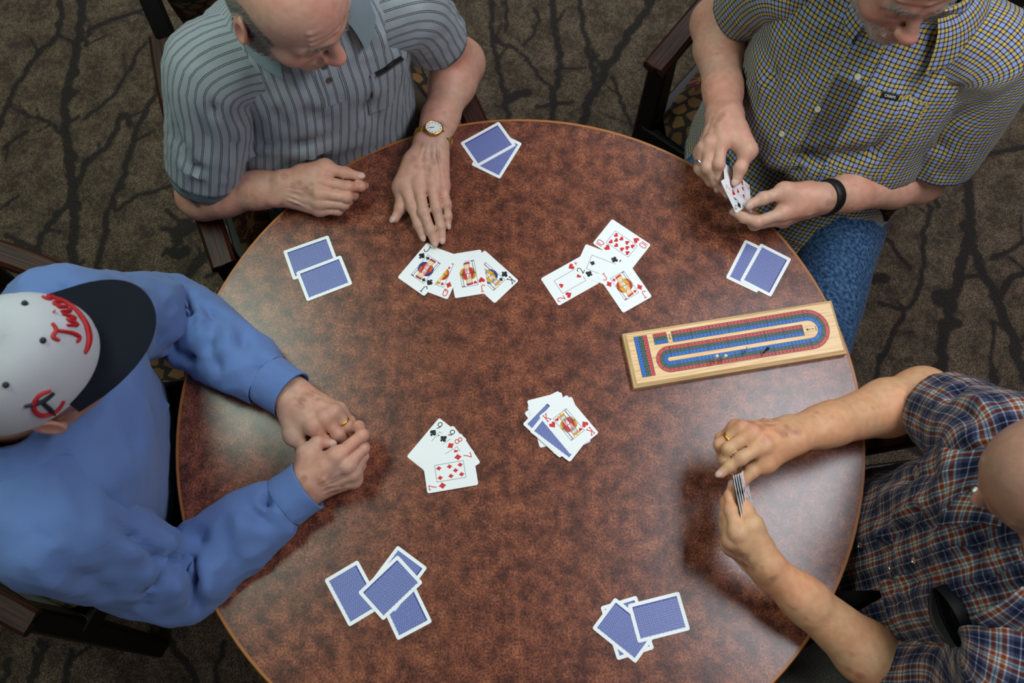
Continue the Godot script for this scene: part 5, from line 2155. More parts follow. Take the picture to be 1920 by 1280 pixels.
# ---------------------------------------------------------------- the man in the striped polo shirt, far left
func man_striped() -> Dictionary:
	var xf := facing(Vector3(-0.342, 0, -1.10), Vector3(0.364, 0, 0.932))
	var f := xf.basis.z
	var root := thing("person", "bald man in a striped polo shirt and gold watch, one hand flat on table", "person", Vector3(-0.36, 0, -1.14))
	var SR := P(400, 130, 1.0)
	var SL := P(755, 8, 1.0)
	var base := Color(0.54, 0.28, 0.20)
	var fr := new_field(0.0031, base, 11)
	var ar := arm(fr, SR, "A_R", 1.0)
	fr.spots.append([P(367, 372, 0.76), 0.013, Color(0.10, 0.05, 0.055), 0.9])
	fr.spots.append([P(372, 383, 0.755), 0.009, Color(0.12, 0.06, 0.06), 0.8])
	var fl := new_field(0.0031, base, 12)
	var al := arm(fl, SL, "A_L", 1.0)
	fl.spots.append([P(848, 130, 0.79), 0.012, Color(0.16, 0.08, 0.09), 0.7])
	fl.spots.append([P(856, 124, 0.785), 0.009, Color(0.15, 0.08, 0.09), 0.7])
	var fh := new_field(0.0036, Color(0.56, 0.30, 0.225), 13)
	var hx := head_pose(Vector3(-0.3409, 1.2, -1.0229), Vector2(0.80, 0.60), 0.40, 0.0)
	head(fh, hx, xf * Vector3(0, 1.09, -0.02))
	for q in [[0.02, 0.05, 0.088], [-0.035, 0.06, 0.07], [-0.052, 0.03, 0.062], [0.05, 0.05, 0.066]]:
		fh.spots.append([hx * Vector3(q[0], q[1], q[2]), 0.005, Color(0.25, 0.1, 0.08), 0.7])
	var hips := [xf * Vector3(0.125, 0.56, -0.05), xf * Vector3(-0.09, 0.55, -0.06)]
	var knees := [xf * Vector3(0.215, 0.58, 0.36), xf * Vector3(-0.13, 0.575, 0.36)]
	var ankles := [xf * Vector3(0.16, 0.09, 0.36), xf * Vector3(-0.12, 0.09, 0.34)]
	var fc := new_field(0.014, base, 14)
	core(fc, xf, 1.0, hips, knees, ankles, -0.02)
	var khaki := cloth_mat(fleece_tex(Color(0.40, 0.345, 0.29), 0.1, 61), 0.3)
	trousers(root, hips, knees, ankles, khaki, f, 1.12)
	shoes(root, ankles, f, mat(Color(0.08, 0.05, 0.04), 0.45), M.black_rubber)
	# polo shirt
	var cm := cloth_mat(stripe_tex(), 0.0158)
	var rows := [[0.60, -0.05, 0.208, 0.142, 0.14, 2.7, -0.045], [0.68, -0.05, 0.204, 0.148, 0.135, 2.7, -0.04], [0.77, -0.045, 0.197, 0.15, 0.13, 2.6, -0.033], [0.87, -0.035, 0.178, 0.14, 0.125, 2.5, -0.012], [0.96, -0.02, 0.187, 0.125, 0.125, 2.5], [1.01, -0.02, 0.19, 0.11, 0.12, 2.5], [1.045, -0.015, 0.172, 0.09, 0.105, 2.3], [1.075, -0.01, 0.125, 0.075, 0.088, 2.1], [1.10, -0.005, 0.088, 0.066, 0.072, 2.0], [1.113, 0.0, 0.074, 0.064, 0.066, 2.0]]
	var folds := [
		[446, 170, 453, 200, 460, 230, 0.009, -0.009], [429, 159, 452, 205, 478, 255, 0.012, -0.008], [405, 150, 440, 215, 462, 262, 0.014, 0.006],
		[478, 262, 563, 269, 634, 248, 0.008, -0.010], [482, 278, 580, 284, 680, 258, 0.009, 0.007], [482, 290, 599, 299, 705, 273, 0.007, -0.012], [492, 308, 581, 314, 640, 300, 0.006, -0.010], [500, 300, 600, 306, 690, 284, 0.006, 0.005],
		[719, 42, 730, 66, 740, 95, 0.009, -0.011], [700, 30, 712, 70, 716, 110, 0.014, 0.006], [560, 160, 590, 215, 650, 240, 0.016, -0.005], [500, 170, 520, 215, 540, 245, 0.012, -0.005], [660, 130, 690, 200, 720, 235, 0.016, -0.005],
		[365, 110, 405, 88, 450, 67, 0.004, -0.003],
	]
	var body := cloth(torso_rings(xf, rows), 6, 112, folds, 0.0045, Vector3(13, 8, 13), 5, 0.03, 0.02)
	var shirt := part("shirt", body.mesh(), cm, root)
	# chest pocket with something dark in it, and the short placket with its buttons
	var pa: int = spot_on(body, 690, 138)[2]
	var pb: int = spot_on(body, 745, 172)[2]
	var pc: int = spot_on(body, 750, 118)[2]
	var r0 := mini(pa, pb) / 113
	var r1 := maxi(pa, pc) / 113
	var j0: int = mini(pa % 113, mini(pb % 113, pc % 113))
	var j1: int = maxi(pa % 113, maxi(pb % 113, pc % 113))
	part("pocket", patch(body, 112, r0, r1, j0, j1, 0.0045), cm, shirt)
	var pm := Acc.new()
	var mouth := PackedVector3Array()
	for j in range(j0 + 1, j1):
		mouth.append(body.V[r1 * 113 + j] + body.N[r1 * 113 + j] * 0.005)
	pm.sweep(mouth, bevel_rect(0.010, 0.004, 0.001), Vector3.UP)
	var sp := thing("folded_spectacles", "dark folded spectacles tucked into the striped shirt's chest pocket", "glasses", mouth[mouth.size() / 2])
	var o2 := part("spectacle_frame", pm.mesh(), M.black_rubber, sp)
	pm = Acc.new()
	pm.tube(PackedVector3Array([mouth[2] + Vector3(0, 0.004, 0), mouth[3] + Vector3(0.0, 0.012, 0.008), mouth[4] + Vector3(0, 0.005, 0.004)]), 0.0022, 6)
	part("temple_arm", pm.mesh(), M.black_rubber, sp)
	var ptop: int = spot_on(body, 596, 128)[2] / 113
	var pbot: int = spot_on(body, 630, 190)[2] / 113
	var pj: int = spot_on(body, 622, 160)[2] % 113
	part("placket", patch(body, 112, pbot, maxi(ptop, pbot + 3), pj - 1, pj + 1, 0.002), cm, shirt)
	for q in [[622, 148], [611, 118]]:
		var s := spot_on(body, q[0], q[1])
		button(shirt, s[0] + s[1] * 0.0035, s[1], 0.0052, mat(Color(0.30, 0.27, 0.25), 0.35), "dark shirt button")
	var sr_folds := [[333, 292, 368, 316, 432, 322, 0.006, -0.009], [338, 305, 372, 328, 430, 334, 0.007, 0.006], [344, 191, 400, 206, 457, 230, 0.006, -0.007], [370, 215, 385, 260, 395, 300, 0.012, -0.005], [430, 240, 440, 280, 436, 310, 0.010, -0.006], [330, 230, 340, 265, 352, 290, 0.010, -0.006], [478, 250, 470, 290, 455, 312, 0.010, 0.006], [345, 110, 350, 150, 352, 185, 0.012, -0.004]]
	part("sleeve", cloth(tube_rings(sleeve_keys(SR.lerp(xf * Vector3(0, 0.99, -0.02), 0.35), SR, ar.E, 0.78, 0.084, 0.074), Vector3.UP), 6, 48, sr_folds, 0.004, Vector3(16, 9, 16), 7, 0.0, 0.05).mesh(), cm, shirt)
	part("sleeve", cloth(tube_rings(sleeve_keys(SL.lerp(xf * Vector3(0, 0.99, -0.02), 0.35), SL, al.E, 0.50, 0.080, 0.068), Vector3.UP), 6, 48, [], 0.005, Vector3(16, 9, 16), 8, 0.0, 0.05).mesh(), cm, shirt)
	var plain := cloth_mat(fleece_tex(Color(0.46, 0.51, 0.535), 0.08, 62, 0.3), 0.1)
	for q in [[ar, SR, 0.78, 0.074], [al, SL, 0.50, 0.068]]:      # ribbed cuffs
		var e: Vector3 = q[0].E
		var S: Vector3 = q[1]
		var l := S.distance_to(e)
		part("cuff", cloth(tube_rings([[S.lerp(e, q[2] - 0.005), q[3] + 0.001, q[3] * 0.93], [S.lerp(e, q[2] + 0.04), q[3] - 0.004, q[3] * 0.88], [S.lerp(e, q[2] + 0.085), q[3] - 0.009, q[3] * 0.83]], Vector3.UP), 3, 48, [], 0.002, Vector3(16, 9, 16), 9, 0.0, 0.03).mesh(), plain, shirt)
	part("collar", collar(xf, Vector3(0, 1.112, 0.0), 0.070, 0.066, 0.040, 0.045, 0.72, 0.030, 0.016), plain, shirt)
	# hair: a thin grey fringe round the sides and the back of the head
	var after := func() -> void:
		fuzz(root, fh, hx, "hair", func(p: Vector3) -> bool:
			if absf(p.x) > 0.06 and p.y < 0.0 and p.z > 0.012 and p.z >= 0.03:
				return false
			return p.z < 0.040 - maxf(0.0, p.y) * 0.35 and p.y > -0.075 and p.y < 0.052 - maxf(0.0, p.z + 0.02) * 0.5 and absf(p.x) < 0.079 and absf(p.x) + absf(minf(p.z, 0.0)) > 0.055, Vector3(0, -0.7, -0.5), 0.007, 0.014, 0.13, 0.35, 2)
		brows(root, fh, hx, 0.16, 0.34)
	watch(root, al)
	return {"root": root, "fields": [fr, fl, fh, fc], "arms": [ar, al], "skips": [[], []], "after": after}


func brows(root: Node3D, fh: Field, hx: Transform3D, dark: float, light: float) -> void:
	fuzz(root, fh, hx, "eyebrows", func(p: Vector3) -> bool: return absf(p.x) > 0.013 and absf(p.x) < 0.050 and absf(p.y - 0.0235 - 0.05 * (absf(p.x) - 0.03)) < 0.0052 and p.z > 0.05, Vector3(0.0, -0.2, 0.1), 0.006, 0.010, dark, light, 2)


# short hairs rooted on the skin of a head wherever zone says so
func fuzz(root: Node3D, fh: Field, hx: Transform3D, called: String, zone: Callable, lie: Vector3, short: float, long: float, dark: float, light: float, each: int) -> void:
	var acc := Acc.new()
	var rng := RandomNumberGenerator.new()
	rng.seed = 3
	var inv := hx.affine_inverse()
	for k in fh.V.size():
		var p: Vector3 = inv * fh.V[k]
		if not zone.call(p):
			continue
		for m in each:
			var n := hx.basis.inverse() * fh.N[k]
			var d := lie + Vector3(signf(p.x) * 0.5 + rng.randf_range(-0.5, 0.5), rng.randf_range(-0.3, 0.3), rng.randf_range(-0.5, 0.5))
			d = (d - n * n.dot(d)).normalized()
			var a := p + Vector3(rng.randf_range(-0.002, 0.002), rng.randf_range(-0.002, 0.002), rng.randf_range(-0.002, 0.002))
			var b := a + d * rng.randf_range(short, long) + n * rng.randf_range(0.002, 0.0055)
			var sd := d.cross(n).normalized() * 0.00055
			var g := rng.randf_range(dark, light)
			var col := Color(g, g * 0.93, g * 0.85)
			var i0 := acc.vert(hx * (a + sd), hx.basis * n, Vector2.ZERO, col)
			var i1 := acc.vert(hx * (a - sd), hx.basis * n, Vector2.ZERO, col)
			var i2 := acc.vert(hx * b, hx.basis * n, Vector2.ZERO, col)
			acc.tri(i0, i1, i2)
	var o := part(called, acc.mesh(), M.hair, root)
	o.set_meta("kind", "stuff")


func watch(root: Node3D, a: Dictionary) -> void:
	var ax: Vector3 = (a.W - a.E).normalized()
	var up: Vector3 = (a.back - ax * ax.dot(a.back)).normalized()
	var c := P(811, 249, 0.80)
	var k: float = (c - a.E).dot(ax) / (a.W - a.E).length()
	var mid: Vector3 = a.E.lerp(a.W, k)
	var sx := ax.cross(up).normalized()
	# expanding band: one ring of small links
	var acc := Acc.new()
	var n := 34
	for j in n:
		var t := TAU * j / n
		if cos(t) > 0.86:
			continue
		var d := up * cos(t) * 0.0265 + sx * sin(t) * 0.0365
		var nn := (up * cos(t) / 0.0265 + sx * sin(t) / 0.0365).normalized()
		acc.box(mid + d, Vector3(0.0066, 0.0022, 0.0145), 0.0007, Basis(nn.cross(ax).normalized(), nn, ax))
	var w := part("wristwatch", acc.mesh(), M.gold, root, "gold expanding wristwatch band")
	var cc := mid + up * 0.0285
	var b := Basis(sx, up, sx.cross(up))
	acc = Acc.new()
	acc.lathe(cc, PackedVector2Array([Vector2(0, -0.003), Vector2(0.0165, -0.003), Vector2(0.0180, 0.0), Vector2(0.0178, 0.003), Vector2(0.0158, 0.0044), Vector2(0.0152, 0.0036)]), 36, b, true)
	acc.box(cc + b.x * -0.019, Vector3(0.003, 0.003, 0.003), 0.0006, b)
	part("watch_case", acc.mesh(), M.gold, w)
	acc = Acc.new()
	acc.lathe(cc, PackedVector2Array([Vector2(0.0155, 0.0035), Vector2(0, 0.0036)]), 30, b)
	part("watch_dial", acc.mesh(), mat(Color(0.9, 0.9, 0.88), 0.3), w)
	acc = Acc.new()
	for h in 12:
		var t := TAU * h / 12
		acc.box(cc + b * Vector3(sin(t) * 0.0122, 0.0037, cos(t) * 0.0122), Vector3(0.0012, 0.0002, 0.0026), 0.0, b * Basis(Vector3.UP, t))
	part("hour_marks", acc.mesh(), M.black_print, w)
	for q in [[2.15, 0.0085, 0.0012], [2.05, 0.012, 0.0008]]:
		acc = Acc.new()
		acc.box(cc + b * (Vector3(sin(q[0]), 0, cos(q[0])) * q[1] * 0.4 + Vector3.UP * 0.0041), Vector3(q[2], 0.0003, q[1]), 0.0, b * Basis(Vector3.UP, q[0]))
		part("watch_hand", acc.mesh(), M.black_print, w)


# ---------------------------------------------------------------- the man in the yellow checked shirt, far right
func man_checked() -> Dictionary:
	var xf := facing(Vector3(0.655, 0, -1.13), Vector3(-0.468, 0, 0.884))
	var f := xf.basis.z
	var root := thing("person", "man in a yellow and navy checked shirt holding cards, black band on his wrist", "person", Vector3(0.67, 0, -1.16))
	var SR := P(1480, -40, 1.0)
	var SL := P(1850, 110, 1.0)
	var base := Color(0.54, 0.285, 0.20)
	var fr := new_field(0.0031, base, 21)
	var ar := arm(fr, SR, "B_R", 1.08)
	fr.spots.append([P(1355, 97, 0.82), 0.012, Color(0.30, 0.13, 0.12), 0.5])
	var fl := new_field(0.0031, base, 22)
	var al := arm(fl, SL, "B_L", 1.08)
	var fh := new_field(0.0036, Color(0.45, 0.225, 0.165), 23)
	var hx := head_pose(Vector3(0.605, 1.22, -1.0732), Vector2(0.12, 0.99), 0.25, 0.0)
	head(fh, hx, xf * Vector3(0, 1.09, -0.02))
	for s in [-1.0, 1.0]:
		for k in 6:
			fh.spots.append([hx * Vector3(s * (0.058 - k * 0.008), -0.05 - k * 0.010, 0.02 + k * 0.012), 0.019, Color(0.42, 0.38, 0.35), 0.5])
	var hips := [xf * Vector3(0.09, 0.55, -0.02), xf * Vector3(-0.09, 0.55, -0.02)]
	var knees := [xf * Vector3(0.17, 0.57, 0.47), xf * Vector3(-0.24, 0.57, 0.44)]
	var ankles := [xf * Vector3(0.17, 0.09, 0.45), xf * Vector3(-0.27, 0.09, 0.40)]
	var fc := new_field(0.014, base, 24)
	core(fc, xf, 1.0, hips, knees, ankles, -0.02)
	var denim := cloth_mat(fleece_tex(Color(0.13, 0.27, 0.44), 0.3, 63, 0.05), 0.25)
	trousers(root, hips, knees, ankles, denim, f, 1.1)
	shoes(root, ankles, f, mat(Color(0.42, 0.24, 0.11), 0.5), mat(Color(0.7, 0.68, 0.62), 0.6))
	var navy := Color(0.065, 0.08, 0.22)
	var cm := cloth_mat(woven_tex([[4.4, Color(0.76, 0.63, 0.20)], [0.4, Color(0.55, 0.55, 0.45)], [2.9, navy], [0.8, Color(0.72, 0.75, 0.82)], [1.2, Color(0.46, 0.56, 0.80)], [0.5, navy], [1.0, Color(0.86, 0.88, 0.93)], [0.5, navy], [1.2, Color(0.46, 0.56, 0.80)], [0.8, Color(0.72, 0.75, 0.82)], [2.9, navy], [0.4, Color(0.55, 0.55, 0.45)]], 166), 0.0160)
	var rows := [[0.585, 0.02, 0.23, 0.255, 0.15, 2.6, -0.03], [0.645, 0.01, 0.222, 0.215, 0.15, 2.5, -0.015], [0.705, 0.0, 0.212, 0.150, 0.145, 2.5], [0.765, 0.0, 0.210, 0.222, 0.14, 2.5], [0.86, -0.005, 0.205, 0.195, 0.135, 2.5], [0.95, -0.01, 0.205, 0.165, 0.135, 2.5], [1.01, -0.015, 0.203, 0.13, 0.13, 2.5], [1.05, -0.02, 0.182, 0.10, 0.11, 2.3], [1.08, -0.02, 0.13, 0.08, 0.09, 2.1], [1.105, -0.01, 0.09, 0.068, 0.074, 2.0, 0.025], [1.118, -0.003, 0.075, 0.065, 0.067, 2.0, 0.03]]
	var folds := [[1417, 283, 1516, 298, 1635, 282, 1675, 255, 0.012, -0.014], [1417, 262, 1516, 272, 1635, 255, 0.016, 0.008], [1437, 103, 1448, 145, 1453, 182, 0.010, -0.007], [1420, 95, 1428, 150, 1430, 190, 0.012, 0.006], [1560, 60, 1500, 140, 1450, 210, 0.018, -0.006], [1640, 120, 1700, 165, 1720, 220, 0.016, -0.006], [1750, 130, 1700, 190, 1682, 237, 0.009, -0.009], [1813, 24, 1840, 70, 1868, 115, 0.004, -0.003], [1400, 110, 1392, 160, 1400, 200, 0.010, -0.008], [1450, 330, 1500, 320, 1550, 330, 0.012, -0.008], [1440, 300, 1470, 320, 1480, 345, 0.010, 0.006]]
	var body := cloth(torso_rings(xf, rows), 6, 112, folds, 0.0045, Vector3(12, 8, 12), 15, 0.03, 0.02, null, [10, 2.2])
	var shirt := part("shirt", body.mesh(), cm, root)
	var pj: int = 56
	part("placket", patch(body, 112, 12, 58, pj - 2, pj + 1, 0.0022), cm, shirt)
	var t0: int = spot_on(body, 1668, 178)[2]
	var rp := t0 / 113
	var jp := t0 % 113
	part("pocket", patch(body, 112, maxi(rp - 11, 14), rp, jp - 6, jp + 6, 0.0022), cm, shirt)
	var tg := spot_on(body, 1663, 176)
	var tn: Vector3 = tg[1]
	var ta := (spot_on(body, 1679, 186)[0] - spot_on(body, 1650, 168)[0] as Vector3).normalized()
	ta = (ta - tn * tn.dot(ta)).normalized()
	var tb := Basis(ta, tn, ta.cross(tn))
	var tgm := Acc.new()
	tgm.box(tg[0] + tn * 0.004, Vector3(0.031, 0.0012, 0.0095), 0.0004, tb)
	var tag_o := part("pocket_label", tgm.mesh(), M.black_print, shirt, "small black woven label on the pocket")
	var tm := TextMesh.new()
	tm.text = "CHAPS"
	tm.font_size = 16
	tm.pixel_size = 0.00038
	tm.depth = 0.0004
	var lt := part("lettering", tm, M.peg_white, tag_o)
	lt.position += tg[0] + tn * 0.0047
	lt.basis = Basis(ta, -(ta.cross(tn)), tn)
	part("sleeve", cloth(tube_rings(sleeve_keys(SR.lerp(xf * Vector3(0, 0.99, -0.02), 0.35), SR, ar.E, 0.58, 0.086, 0.070), Vector3.UP), 6, 48, [], 0.005, Vector3(14, 9, 14), 17, 0.0, 0.05).mesh(), cm, shirt)
	part("sleeve", cloth(tube_rings(sleeve_keys(SL.lerp(xf * Vector3(0, 0.99, -0.02), 0.35), SL, al.E, 0.80, 0.093, 0.084), Vector3.UP), 9, 64, [[1730, 190, 1770, 172, 1809, 158, 0.008, -0.009], [1706, 222, 1750, 224, 1793, 222, 0.009, -0.009], [1700, 205, 1760, 200, 1820, 190, 0.010, 0.006], [1692, 262, 1730, 262, 1770, 275, 0.009, -0.007], [1830, 120, 1810, 200, 1770, 270, 0.014, -0.005]], 0.004, Vector3(14, 9, 14), 18, 0.0, 0.05).mesh(), cm, shirt)
	part("collar", collar(xf, Vector3(0.03, 1.118, 0.0), 0.072, 0.068, 0.042, 0.042, 0.62, 0.05, 0.016), cm, shirt)
	var acc := Acc.new()      # the neck of the undershirt
	cloth(torso_rings(xf, [[1.07, -0.012, 0.075, 0.07, 0.065, 2.0], [1.122, -0.012, 0.064, 0.064, 0.058, 2.0]]), 3, 32, [], 0.0, Vector3.ONE, 1, 0.0, 0.015, acc)
	part("undershirt", acc.mesh(), cloth_mat(fleece_tex(Color(0.33, 0.43, 0.56), 0.1, 64), 0.1), root)
	for q in [[1598, 140, 0.985], [1534, 196, 0.90], [1470, 254, 0.80]]:
		var p := spot_on(body, q[0], q[1])
		button(shirt, p[0] + p[1] * 0.0035, p[1], 0.0055, mat(Color(0.78, 0.75, 0.66), 0.3), "pale shirt button")
	# black band on the left wrist
	var ax: Vector3 = (al.W - al.E).normalized()
	var at: Vector3 = al.E.lerp(al.W, 0.955)
	var up: Vector3 = (al.back - ax * ax.dot(al.back)).normalized()
	var sx := ax.cross(up).normalized()
	acc = Acc.new()
	cloth([[at - ax * 0.010, sx, up, 0.0375, 0.030, 0.030, 2.2], [at - ax * 0.004, sx, up, 0.0395, 0.032, 0.032, 2.2], [at + ax * 0.004, sx, up, 0.0395, 0.032, 0.032, 2.2], [at + ax * 0.010, sx, up, 0.0375, 0.030, 0.030, 2.2]], 3, 48, [], 0.0, Vector3.ONE, 1, 0.004, 0.004, acc)
	part("wristband", acc.mesh(), M.black_rubber, root, "black rubber wristband")
	ring_on(root, -root.position, ar.fing[2][0], ar.fing[2][1], 0.62, 0.0108, M.silver, "wide silver ring", 0.008)
	var g := "cards held by the man in the yellow checked shirt"
	var c0 := Vector3(0.3792, 0.8739, -0.8648)
	var cn := ((Vector3(0.4416, 0.7984, -0.9131) - Vector3(0.3818, 0.8626, -0.9273)).cross(Vector3(0.3818, 0.8626, -0.9273) - c0)).normalized()
	hold("7H", [c0, c0 + Vector3(0.0598, -0.0642, 0.0142), c0 + Vector3(0.0624, -0.0755, -0.0483)], "seven of hearts held upright in the fingers of the yellow checked man", g)
	var f0 := on_plane(1380, 400, c0 - cn * 0.0007, cn)
	var f1 := on_plane(1358, 354, c0 - cn * 0.0007, cn)
	var fd := (f1 - f0).normalized().cross(cn).normalized()
	fd = fd if fd.x > 0.0 else -fd
	hold("5C", [f0, f0 + fd * 0.0889, f0 + fd * 0.0889 + (f1 - f0)], "five of clubs held in front of the seven of hearts", g)
	var after := func() -> void:
		fuzz(root, fh, hx, "beard", func(p: Vector3) -> bool: return p.z > -0.005 and p.y < -0.045 - 0.35 * maxf(0.0, 0.05 - absf(p.x)) and p.y > -0.125 and not (absf(p.x) < 0.027 and p.y > -0.086 and p.z > 0.07) or absf(p.x) < 0.025 and p.y > -0.066 and p.y < -0.054 and p.z > 0.08, Vector3(0, -0.8, 0.3), 0.004, 0.007, 0.36, 0.68, 1)
		brows(root, fh, hx, 0.25, 0.5)
	return {"root": root, "fields": [fr, fl, fh, fc], "arms": [ar, al], "skips": [[], []], "after": after}


# a card in the hand: top left corner, bottom left corner and a point on the right edge
func hold(face: String, q: Array, label: String, group: String) -> void:
	var dn: Vector3 = (q[1] - q[0]).normalized()
	var rt: Vector3 = q[2] - q[1]
	rt = (rt - dn * dn.dot(rt)).normalized()
	var o := lay(face, true, 0, 0, 0, 0, label, group)
	o.transform = Transform3D(Basis(rt, dn.cross(rt), dn), q[0] + dn * CH * 0.0005 + rt * CW * 0.0005)


# ---------------------------------------------------------------- the man in the white cap, left
func man_capped() -> Dictionary:
	var xf := facing(Vector3(-0.688, 0, -0.42), Vector3(0.9976, 0, -0.0698))
	var f := xf.basis.z
	var root := thing("person", "man in a light blue sweatshirt and a white cap, hands clasped on the table", "person", Vector3(-0.72, 0, -0.42))
	var SL := P(120, 612, 1.0)
	var SR := P(90, 985, 1.0)
	var base := Color(0.53, 0.28, 0.20)
	var fl := new_field(0.0027, base, 31)
	var al := arm(fl, SL, "C_L", 1.08)
	fl.clip = [[al.E.lerp(al.W, 0.83), (al.E - al.W).normalized()]]
	var fr := new_field(0.0027, base, 32)
	var ar := arm(fr, SR, "C_R", 1.08)
	fr.clip = [[ar.E.lerp(ar.W, 0.83), (ar.E - ar.W).normalized()]]
	fr.spots.append([P(632, 894, 0.825), 0.02, Color(0.33, 0.15, 0.15), 0.4])
	var fh := new_field(0.0036, Color(0.50, 0.26, 0.17), 33)
	var hx := head_pose(P(60, 690, 1.18), Vector2(0.86, -0.51), 0.02, 0.06)
	head(fh, hx, xf * Vector3(0, 1.09, -0.02))
	var hips := [xf * Vector3(0.09, 0.55, -0.05), xf * Vector3(-0.09, 0.55, -0.05)]
	var knees := [xf * Vector3(0.15, 0.575, 0.38), xf * Vector3(-0.15, 0.575, 0.38)]
	var ankles := [xf * Vector3(0.15, 0.09, 0.36), xf * Vector3(-0.15, 0.09, 0.36)]
	var fc := new_field(0.014, base, 34)
	core(fc, xf, 1.0, hips, knees, ankles, -0.02)
	for q in [[SL, al], [SR, ar]]:
		fc.bone(q[0], q[1].E, 0.036, 0.03, 0.01)
		fc.bone(q[1].E, (q[1].E as Vector3).lerp(q[1].W, 0.45), 0.03, 0.026, 0.01)
	trousers(root, hips, knees, ankles, cloth_mat(fleece_tex(Color(0.035, 0.037, 0.05), 0.2, 65), 0.2), f)
	shoes(root, ankles, f, mat(Color(0.05, 0.05, 0.055), 0.5), M.black_rubber)
	var blue := cloth_mat(fleece_tex(Color(0.37, 0.475, 0.69), 0.045, 66, 0.4), 0.16, 0.95)
	blue.rim = 0.25
	var rows := [[0.60, -0.04, 0.20, 0.105, 0.15, 2.5], [0.68, -0.04, 0.205, 0.115, 0.15, 2.5], [0.76, -0.03, 0.205, 0.115, 0.145, 2.5], [0.86, -0.02, 0.20, 0.125, 0.14, 2.5], [0.95, -0.01, 0.205, 0.132, 0.135, 2.5], [1.02, -0.015, 0.205, 0.115, 0.13, 2.5], [1.055, -0.02, 0.185, 0.10, 0.112, 2.3], [1.085, -0.02, 0.135, 0.082, 0.092, 2.1], [1.11, -0.02, 0.092, 0.07, 0.076, 2.0], [1.122, -0.017, 0.078, 0.066, 0.068, 2.0]]
	var folds := [[262, 725, 285, 780, 300, 837, 0.012, -0.008], [240, 762, 258, 820, 270, 875, 0.012, -0.007], [48, 899, 70, 950, 90, 996, 0.004, -0.004], [60, 850, 120, 860, 180, 850, 0.02, -0.006], [150, 880, 200, 900, 260, 890, 0.02, 0.006], [285, 690, 300, 760, 310, 840, 0.010, 0.006], [200, 1000, 240, 1060, 250, 1110, 0.016, -0.008]]
	var shirt := part("sweatshirt", cloth(torso_rings(xf, rows), 6, 112, folds, 0.004, Vector3(9, 7, 9), 25, 0.03, 0.02).mesh(), blue, root)
	for q in [[al, SL, "L"], [ar, SR, "R"]]:
		var a: Dictionary = q[0]
		var S: Vector3 = q[1]
		var E: Vector3 = a.E
		var W: Vector3 = a.W
		var up := Vector3.UP
		var end := E.lerp(W, 0.80)
		var outw: Vector3 = (E - S.lerp(W, 0.5)).normalized()
		var keys := [[S.lerp(xf * Vector3(0, 0.98, -0.02), 0.4), 0.095, 0.10], [S, 0.096, 0.096], [S.lerp(E, 0.4), 0.082, 0.08], [S.lerp(E, 0.82) + outw * 0.004, 0.075, 0.074], [E.lerp(W, 0.05) + outw * 0.008, 0.073, 0.070], [E.lerp(W, 0.25), 0.070, 0.062], [E.lerp(W, 0.55), 0.062, 0.054], [E.lerp(W, 0.72), 0.053, 0.046], [end, 0.044, 0.039]]
		var fo := []
		if q[2] == "R":
			fo = [[207, 980, 258, 1009, 297, 1041, 284, 1100, 265, 1138, 0.008, -0.015], [190, 1000, 245, 1030, 272, 1070, 262, 1110, 0.018, 0.010], [323, 1009, 355, 1048, 365, 1090, 368, 1145, 0.008, -0.015], [310, 1030, 324, 1048, 338, 1068, 0.006, -0.012], [310, 1075, 325, 1100, 330, 1135, 0.013, 0.007], [345, 990, 366, 1005, 392, 1022, 0.014, -0.010], [300, 1000, 320, 1020, 340, 1050, 0.008, 0.008], [385, 1050, 392, 1090, 392, 1120, 0.014, 0.007], [497, 922, 500, 940, 502, 958, 0.008, -0.012], [460, 950, 482, 966, 508, 985, 0.010, -0.007], [430, 940, 450, 980, 460, 1020, 0.018, 0.006], [420, 1000, 440, 1040, 446, 1060, 0.012, -0.005], [29, 1038, 80, 1012, 123, 980, 0.004, -0.004], [100, 1060, 170, 1090, 230, 1130, 0.018, -0.008], [60, 1050, 100, 1090, 160, 1120, 0.014, 0.006]]
		else:
			fo = [[339, 556, 354, 586, 349, 627, 322, 657, 0.008, -0.017], [318, 552, 334, 590, 328, 630, 0.012, 0.010], [371, 560, 382, 600, 378, 640, 0.010, 0.008], [371, 564, 395, 585, 420, 601, 0.009, -0.008], [395, 600, 392, 640, 385, 668, 0.011, -0.009], [420, 590, 432, 630, 430, 670, 0.014, 0.006], [461, 615, 458, 640, 455, 660, 0.012, -0.007], [405, 660, 408, 685, 412, 710, 0.012, -0.006], [322, 670, 345, 672, 365, 678, 0.010, -0.013], [290, 655, 310, 640, 340, 620, 0.014, -0.007], [60, 552, 110, 548, 160, 556, 0.010, -0.010], [180, 560, 230, 556, 280, 566, 0.014, -0.006], [280, 590, 300, 630, 300, 660, 0.016, -0.006], [480, 660, 500, 690, 505, 715, 0.014, -0.006]]
		var sl := part("sleeve", cloth(tube_rings(keys, up), 10, 84, fo, 0.0065, Vector3(8, 8, 8), 26, 0.0, 0.0).mesh(), blue, shirt)
		var cuff := cloth(tube_rings([[E.lerp(W, 0.79), 0.0425, 0.0385], [E.lerp(W, 0.81), 0.046, 0.041], [E.lerp(W, 0.90), 0.0445, 0.039], [E.lerp(W, 0.985), 0.045, 0.040]], up), 5, 64, [], 0.001, Vector3(20, 20, 20), 27, 0.0, 0.03)
		part("cuff", rib(cuff, 64).mesh(), blue, shirt)
	ring_on(root, -root.position, al.fing[2][0], al.fing[2][1], 0.72, 0.0102, M.gold, "thin gold ring")
	cap(root, hx)
	eyeglasses(root, hx)
	return {"root": root, "fields": [fl, fr, fh, fc], "arms": [al, ar], "skips": [[0, 1, 2, 3], [0, 1, 2, 3]]}


